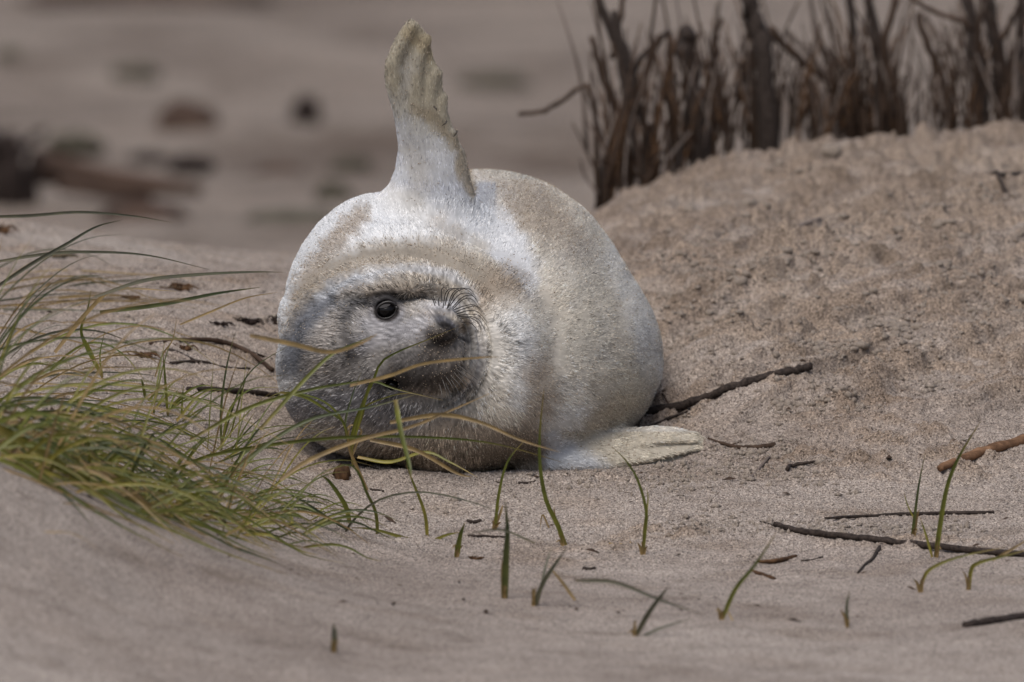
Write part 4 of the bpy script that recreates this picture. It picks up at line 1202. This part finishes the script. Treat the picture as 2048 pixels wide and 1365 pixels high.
crossing('yellow green blade lying on the sand below the left grass', [(130, 990), (200, 1010), (250, 1030), (330, 1020), (430, 1040)], [-1.15, -1.0], 11, 2)

# ------------------------------------------------------------------ sticks lying on the sand
def ground_path(pts, lift, ys=None):
    out = []
    for (x, y) in pts:
        q = G(x, y); q[2] = ground_z(q[0:1], q[1:2])[0] + lift; out.append(q)
    return np.array(out)
STK = 'sticks lying on the sand'
def stick(label, pts, r, mat, twigs=(), name='stick', group=STK, rough=.16, n=None, sides=8, lift=.35):
    gp_ = ground_path(pts, r[0] * S * lift)
    if len(pts) > 3:                                        # a stick is stiff: it bridges the small hollows
        t_ = np.linspace(0, 1, len(gp_)); gp_[:, 2] = np.polyval(np.polyfit(t_, gp_[:, 2], 2), t_) + r[0] * S * .7
    path = spline(gp_, n or max(8, 5 * len(pts)))
    k = len(path)
    path = path + np.random.default_rng(int(pts[0][0])).normal(0, r[0] * S * .12, path.shape)
    base = path[0].copy()
    e = empty(name, base, label, 'stick', group)
    tube('stem', path - base, np.array(r) * S * (1 + max(base[1], 0) / DIST), mat, e, sides=sides, rough=rough, seed=int(pts[0][1]))
    for tp, tr in twigs:
        a = ground_path(tp, tr * S * .6)
        tube('twig', spline(a, 8) - base, [tr * S, tr * S * .6], mat, e, sides=6, rough=.2, seed=int(tp[0][0]))
    return e
stick('thick dark stick pointing up right from behind the lying flipper', [(1195, 868), (1290, 834), (1400, 808), (1450, 798), (1520, 780), (1575, 766), (1622, 748)], [10, 9, 9, 8.5], M_BARK, [([(1448, 790), (1444, 783), (1440, 780)], 3)], n=34)
stick('thin dark twig reaching from the lying flipper under the thick stick', [(1272, 870), (1310, 852), (1345, 836), (1388, 816)], [3.2, 2.8], M_BARK, [([(1362, 830), (1378, 824), (1392, 815)], 3)])
stick('tiny forked twig right of the lower belly', [(1288, 796), (1306, 793), (1330, 800)], [3, 2], M_TWIG, [([(1312, 794), (1325, 806), (1338, 815)], 2.5)])
stick('short brown stick beyond the tip of the lying flipper', [(1415, 892), (1450, 893), (1480, 898), (1515, 898), (1551, 897)], [2, 4, 6, 6], M_TWIG, [([(1462, 890), (1475, 884), (1485, 881)], 1.6)])
stick('grey twig lying steeply on the sand beyond the flipper tip', [(1500, 960), (1515, 942), (1538, 922)], [4, 3], M_TWIG_PALE)
stick('small dark knobbed twig on smooth sand right of the flipper', [(1574, 946), (1582, 937), (1610, 934), (1641, 929)], [4.5, 3.5, 2.5], M_BARK)
stick('rust brown stick entering at the right edge', [(1880, 950), (1930, 925), (1985, 908), (2060, 882), (2120, 862)], [7, 10, 11, 12], M_RUST, [([(2020, 895), (2024, 886), (2026, 880)], 3)])
stick('thin black stick lying level right of centre, above the long one', [(1650, 1043), (1740, 1034), (1860, 1029), (1988, 1028)], [2.5, 4, 4], M_BARK)
stick('long black stick running to the right edge in the foreground', [(1550, 1054), (1600, 1068), (1700, 1082), (1830, 1096), (1950, 1108), (2100, 1118)], [5, 7, 7, 6], M_BARK, [([(1762, 1094), (1745, 1120), (1730, 1132), (1716, 1148)], 4), ([(1556, 1056), (1535, 1050), (1520, 1046)], 2)], n=36)
stick('crumbled brown twig pieces under the long black stick', [(1515, 1125), (1545, 1128), (1575, 1120), (1592, 1115)], [3, 5, 4], M_LEAF)
stick('short thin black twig beside the crumbled brown pieces', [(1602, 1124), (1625, 1122), (1645, 1118)], [2, 2], M_BARK)
stick('stubby dark twig in the foreground below the crumbled pieces', [(1505, 1145), (1525, 1155), (1550, 1160)], [4, 4], M_LEAF)
stick('blurred black stick in the bottom right corner', [(1930, 1255), (1985, 1247), (2070, 1232)], [8, 10, 9], M_BARK)
stick('forked dark twig high on the slope at the right edge', [(1985, 380), (2015, 365), (2070, 340)], [5, 5], M_BARK, [([(1992, 378), (2025, 390), (2070, 380)], 5)])
stick('thin dark stick on the upper slope below the brushwood', [(1815, 437), (1880, 423), (1945, 406)], [4, 6, 5], M_TWIG)
stick('faint pale stick half buried across the upper slope', [(1480, 487), (1560, 468), (1640, 446)], [3, 5, 6], M_TWIG_PALE)
stick('short dark twig on the slope just right of the back', [(1362, 622), (1395, 616), (1432, 607)], [3, 4, 3], M_TWIG)
stick('small dark stick near the top of the slope beside the back', [(1285, 492), (1305, 485), (1330, 470)], [6, 7, 5], M_TWIG)
stick('dark horizontal stick on the sand left of the cheek', [(375, 782), (440, 785), (500, 792), (560, 795)], [4, 6, 5], M_BARK)
stick('curved brown twig arching down to the cheek from the left', [(300, 690), (390, 688), (450, 695), (500, 715), (545, 745)], [4, 5, 5], M_TWIG, [([(480, 705), (520, 712), (545, 720)], 3)])
stick('pair of thin dark twigs crossed on the sand mid left', [(335, 700), (365, 712), (395, 728)], [4, 4], M_BARK, [([(340, 730), (400, 725), (450, 735), (500, 740)], 3)])
stick('little dark stick in front of the throat', [(1038, 969), (1055, 968), (1072, 969)], [3.5, 3], M_BARK)
stick('thin dark twig under the chin at the left', [(708, 930), (735, 936), (755, 946)], [3, 2.5], M_BARK)
stick('short dark twig piece left of the shoots, below the chin', [(740, 980), (755, 982), (768, 983)], [3, 3], M_BARK)
stick('dark flat twig bit beside the short stubby shoot', [(935, 1044), (945, 1046), (962, 1044)], [3.5, 4], M_BARK)
stick('thin level twig behind the thick foreground blade', [(935, 1073), (975, 1075), (1010, 1077)], [2.6, 2.2], M_BARK)
stick('tiny dark twig bit in the foreground right of the crossed blades', [(1165, 1140), (1180, 1140), (1190, 1139)], [4, 3.5], M_BARK)
stick('pale straw bit lying level on the foreground sand', [(1218, 1094), (1240, 1094), (1262, 1094)], [2, 2], M_G[3])

def lump_mesh(c, r, seed, rough=.35, sub=3):
    bm = bmesh.new(); bmesh.ops.create_icosphere(bm, subdivisions=sub, radius=1)
    V = np.array([v.co[:] for v in bm.verts]); Fc = [[v.index for v in f.verts] for f in bm.faces]; bm.free()
    k = perlin(V[:, 0] * 1.6 + V[:, 2], V[:, 1] * 1.6 - V[:, 2] * .7, seed) + .6 * perlin(V[:, 0] * 4 + V[:, 2] * 2, V[:, 1] * 4 - V[:, 2] * 3, seed + 1)
    return V * (1 + rough * k)[:, None] * np.array(r), np.array(Fc)
def debris(name, label, cat, px, py, w, h, mat, strands=8, seed=0, Yb=None, group=None, sub=3, depth=None):
    b = G(px, py) if Yb is None else P(px, py, Yb)
    if Yb is not None: b[2] = tz(b[0], b[1])
    k = S * (DIST + b[1]) / DIST
    e = empty(name, b, label, cat, group)
    if b[1] > 3: w, h = w * 1.2, h * 1.15
    V, Fc = lump_mesh(b, (w * k / 2, (depth or w * k / 2.4), h * k * .62), seed, .38, sub)
    V[:, 2] += h * k * .28
    if sub == 2: V *= np.array([.55, .6, .7]); strands += 7
    mesh_np('core', V, Fc, mat, e)
    r = np.random.default_rng(seed)
    for i in range(strands):
        a = r.uniform(0, 6.28); L = r.uniform(.35, .8) * w * k
        d = np.array([math.cos(a), math.sin(a) * .6, 0])
        p = [d * L * .3 + np.array([0, 0, h * k * .5]), d * L * .7 + np.array([0, 0, h * k * r.uniform(.2, .8)]), d * L]
        q = p[2] + b; p[2][2] = tz(q[0], q[1]) - b[2] + .004
        tube('strand', spline(p, 8), [.05 * h * k + .001, .03 * h * k + .0006], mat, e, sides=5, rough=.2, seed=i)
    return e
WR = 'dark wrack on the sand'
debris('seaweed_clump', 'rounded brown clump on the far sand left of the raised flipper', 'seaweed', 372, 268, 100, 62, M_DRIFT, 10, 201, group=WR)
debris('seaweed_clump', 'small dark upright clump on the far sand nearest the raised flipper', 'seaweed', 612, 255, 48, 62, M_WRACK, 8, 202, group=WR)
debris('seaweed_clump', 'faint olive clump high on the far sand', 'seaweed', 268, 165, 80, 34, M_MOSS, 6, 203, group=WR)
debris('seaweed_clump', 'dark flat clump behind the log, right one of two', 'seaweed', 385, 345, 72, 34, M_WRACK, 8, 204, group=WR)
debris('seaweed_clump', 'dark flat clump behind the log, left one of two', 'seaweed', 300, 335, 62, 30, M_WRACK, 8, 205, group=WR)
debris('seaweed_clump', 'olive dark clump above the log near the left edge', 'seaweed', 150, 302, 100, 34, M_MOSS, 8, 206, group=WR)
debris('seaweed_clump', 'dark brown patch of wrack just beyond the pale drift', 'seaweed', 290, 455, 150, 50, M_DRIFT, 10, 207, group=WR)
debris('seaweed_clump', 'blurred dark wrack on the far sand right of the raised flipper', 'seaweed', 990, 178, 110, 30, M_MOSS, 6, 208, group=WR)
debris('seaweed_clump', 'dull brown wrack on the far sand left of the shoulder, upper', 'seaweed', 560, 355, 90, 26, M_DRIFT, 6, 209, group=WR)
debris('seaweed_clump', 'small dark clump just left of the flipper base', 'seaweed', 665, 408, 60, 40, M_MOSS, 6, 210, group=WR)
debris('seaweed_clump', 'long dull wrack line close behind the shoulder', 'seaweed', 590, 455, 170, 34, M_MOSS, 8, 211, group=WR)
debris('seaweed_clump', 'faint dark clump between the log end and the flipper', 'seaweed', 700, 345, 70, 30, M_MOSS, 6, 212, group=WR)
debris('seaweed_clump', 'small faint clump at the far left of the distant sand', 'seaweed', 15, 130, 44, 34, M_MOSS, 5, 213, group=WR)
debris('seaweed_clump', 'long dark band of wrack along the top edge of the picture', 'seaweed', 300, 8, 420, 34, M_DRIFT, 10, 214, group=WR)
debris('seaweed_clump', 'black curled wrack right at the cheek, left side', 'seaweed', 552, 648, 26, 22, M_WRACK, 6, 215, group=WR, sub=2)
debris('seaweed_clump', 'black curled wrack a little further left of the cheek', 'seaweed', 500, 648, 44, 16, M_WRACK, 7, 216, group=WR, sub=2)
debris('seaweed_clump', 'thin dark wrack strands left of the curled black pieces', 'seaweed', 440, 652, 40, 10, M_WRACK, 6, 217, group=WR, sub=2)
debris('dead_leaf', 'orange brown dead leaves on the sand between twigs', 'leaf', 372, 700, 40, 12, M_LEAF, 4, 218, sub=2)
debris('dead_leaf', 'dark crumpled leaves lying left of the orange ones', 'leaf', 290, 715, 50, 14, M_LEAF, 5, 219, sub=2)
debris('seaweed_clump', 'reddish brown bits on the pale drift behind the grass', 'seaweed', 265, 600, 34, 10, M_LEAF, 4, 220, group=WR, sub=2)
debris('seaweed_clump', 'dark tuft of fine wrack on the pale drift near the shoulder', 'seaweed', 365, 582, 60, 20, M_LEAF, 8, 221, group=WR, sub=2)
debris('seaweed_clump', 'dark tuft in the far left of the pale drift', 'seaweed', 5, 468, 44, 26, M_LEAF, 8, 222, group=WR, sub=2)
debris('seaweed_clump', 'olive tuft lying on top of the pale drift', 'seaweed', 120, 516, 60, 12, M_MOSS, 7, 223, group=WR, sub=2)
debris('sand_clod', 'dark damp clod at the foot of the leafy shoot', 'clod', 684, 930, 30, 34, M_LEAF, 9, 224, Yb=-.06, sub=3)
debris('dead_leaf', 'small curled brown leaf in the foreground sand', 'leaf', 950, 1120, 24, 7, M_LEAF, 3, 225, sub=2)

# driftwood log and stump at the far left
lb = G(20, 400)
lk = S * (DIST + lb[1]) / DIST
log = empty('driftwood_log', lb, 'blurred brown driftwood log slanting down right at far left', 'log')
lp = np.array([P(60, 330, lb[1]), P(160, 352, lb[1] + .02), P(270, 368, lb[1] - .05), P(400, 380, lb[1] - .15)])
tube('trunk', spline(lp, 16) - lb, [34 * lk, 30 * lk, 24 * lk, 12 * lk], M_DRIFT, log, sides=12, rough=.12, seed=3)
tube('branch', spline([P(120, 372, lb[1] - .1), P(220, 392, lb[1] - .2), P(300, 400, lb[1] - .3)], 8) - lb, [12 * lk, 7 * lk], M_DRIFT, log, sides=8, rough=.15, seed=4)
st = G(30, 408)
stump = empty('tree_stump', st, 'dark blurred stump with root ends at the left edge', 'stump')
sk = S * (DIST + st[1]) / DIST
for i, (p0, p1, p2, r0) in enumerate((((20, 415), (28, 350), (20, 270), 34), ((60, 415), (62, 370), (70, 300), 18), ((-20, 410), (-10, 340), (-30, 280), 30), ((30, 330), (60, 280), (90, 262), 12), ((10, 300), (-10, 270), (-40, 250), 14))):
    tube('trunk' if i == 0 else 'root', spline([P(*p0, st[1]), P(*p1, st[1] + .03 * i), P(*p2, st[1] + .05)], 9) - st, [r0 * sk, r0 * sk * .8, r0 * sk * .5], M_WRACK, stump, sides=9, rough=.2, seed=i)

# ------------------------------------------------------------------ brushwood planted on the crest at the right
def clump(label, bx, by, Yd, stems, fuzz=(), name='brushwood', cat='brushwood', seed=0):
    Yd += .6
    b = P(bx, by, Yd); b[2] = tz(b[0], b[1])
    k = S * (DIST + Yd) / DIST
    fuzz = list(fuzz) + [(bx - 70, bx + 70, by, -60, 5, 6, .0)]
    e = empty(name, b, label, cat, 'brushwood planted on the dune crest')
    r = np.random.default_rng(seed)
    for pts, rad, mat in stems:
        dy = r.uniform(-.12, .12)
        p3 = [P(x, y, Yd + dy) for x, y in pts]
        q = p3[0]; q[2] = tz(q[0], q[1]) - .01 if pts[0][1] > 230 else q[2]
        path = spline(p3, 14)
        path += r.normal(0, rad * k * .22, path.shape)
        tube('stem', path - b, [rad * k * .95, rad * k * .88, rad * k * .7], mat, e, sides=8, rough=.18, seed=int(pts[0][0]))
    for (x0, x1, y0, y1, n, rad, lean) in fuzz:
        for i in range(int(n * 1.45)):
            xa = r.uniform(x0, x1); L = r.uniform(.4, 1.0) * (y0 - y1); ya = y0 - r.uniform(0, .25) * (y0 - y1)
            dx = float(np.clip(r.normal(lean, .36) * L, -62, 62)); dy = r.uniform(-.18, .18)
            p3 = [P(xa, ya, Yd + dy), P(xa + dx * .4 + r.normal(0, 6), ya - L * .5, Yd + dy), P(xa + dx, ya - L, Yd + dy + r.normal(0, .04))]
            if i % 3 == 0: p3[0][2] = tz(p3[0][0], p3[0][1]) - .01
            tube('twig', spline(p3, 7) - b, [rad * k * r.uniform(.4, .95), rad * k * .3], (M_TWIG, M_TWIG, M_LEAF, M_TWIG, M_TWIG_PALE)[i % 5], e, sides=5, rough=.2, seed=i)
    return e
B_, T_, PL = M_BARK, M_TWIG, M_TWIG_PALE
clump('leftmost crossed brushwood bundle with a side branch over the far sand', 1225, 400, 1.95, [
    ([(1190, 405), (1215, 320), (1255, 220), (1262, 130), (1225, 70), (1195, -20)], 13, B_),
    ([(1270, 385), (1240, 250), (1205, 150), (1185, 75)], 9, T_),
    ([(1300, 370), (1270, 280), (1250, 190), (1240, 110), (1230, 20)], 10, B_),
    ([(1205, 400), (1225, 300), (1280, 200), (1300, 120), (1320, 70)], 9, T_),
    ([(1225, 120), (1235, 60), (1250, -20)], 7, T_),
    ([(1315, 360), (1290, 250), (1265, 150), (1300, 100), (1340, 60)], 8, B_),
    ([(1200, 250), (1185, 190), (1120, 205), (1080, 225), (1034, 228)], 6, T_),
    ([(1330, 355), (1300, 280), (1330, 180), (1345, 70)], 9, T_)],
    [(1200, 1350, 380, 110, 34, 5, .0), (1190, 1330, 395, 260, 14, 6, .05)], seed=1)
clump('broad dark post with reddish foot behind the crossed bundle', 1385, 330, 2.1, [
    ([(1400, 330), (1390, 220), (1375, 110), (1372, 60)], 24, B_),
    ([(1420, 320), (1412, 260), (1395, 200)], 14, M_LEAF),
    ([(1345, 345), (1340, 220), (1338, 60)], 10, T_)],
    [(1340, 1470, 330, 60, 26, 5, .02)], seed=2)
clump('thick dark leaning post in the middle of the brushwood', 1535, 280, 2.3, [
    ([(1545, 285), (1530, 150), (1515, 60), (1490, -20)], 24, B_),
    ([(1520, 280), (1505, 180), (1500, 100)], 11, T_),
    ([(1470, 290), (1440, 180), (1430, 90), (1440, 40)], 8, T_),
    ([(1570, 60), (1620, 110), (1670, 170)], 7, PL)],
    [(1430, 1600, 285, 40, 24, 4.5, .02), (1580, 1680, 280, 120, 10, 4, .1)], seed=3)
clump('bushy dark brushwood clump right of the middle post', 1730, 280, 2.35, [
    ([(1720, 285), (1710, 180), (1705, 80), (1700, -20)], 12, B_),
    ([(1770, 285), (1760, 190), (1755, 90), (1735, -20)], 14, B_),
    ([(1815, 280), (1790, 190), (1770, 100), (1790, -20)], 10, T_),
    ([(1640, 285), (1628, 220), (1618, 150)], 10, T_),
    ([(1680, 285), (1690, 200), (1640, 90), (1620, -20)], 7, PL),
    ([(1540, 60), (1600, 120), (1680, 180)], 9, T_)],
    [(1640, 1820, 285, 160, 60, 4.5, .0), (1680, 1800, 280, 20, 26, 5, .0), (1600, 1700, 285, 60, 16, 4, .05)], seed=4)
clump('two stalks leaning left in the gap beside the right posts', 1925, 275, 2.25, [
    ([(1925, 275), (1890, 180), (1860, 100), (1835, 20)], 10, T_),
    ([(1955, 180), (1910, 110), (1870, 60), (1850, 30)], 8, PL)],
    [(1830, 1940, 275, 60, 26, 3.5, .0)], seed=5)
clump('pair of stout dark posts with a crooked side twig near the right edge', 1985, 270, 2.15, [
    ([(1975, 275), (1960, 160), (1945, 80), (1930, -20)], 14, B_),
    ([(2010, 265), (2000, 150), (1985, 60), (1978, -20)], 17, B_),
    ([(1945, 60), (1920, 40), (1860, 20), (1825, -5)], 6, T_),
    ([(2000, 80), (2020, 50), (2040, 10)], 7, T_)],
    [(1940, 2030, 270, 40, 24, 4, .0)], seed=6)
clump('dark post cut by the right edge of the picture', 2050, 255, 2.1, [
    ([(2048, 260), (2046, 140), (2042, 40), (2040, -20)], 12, B_), ([(2075, 255), (2072, 100), (2060, -20)], 12, T_)],
    [(2010, 2090, 260, 100, 14, 4, .0)], seed=7)
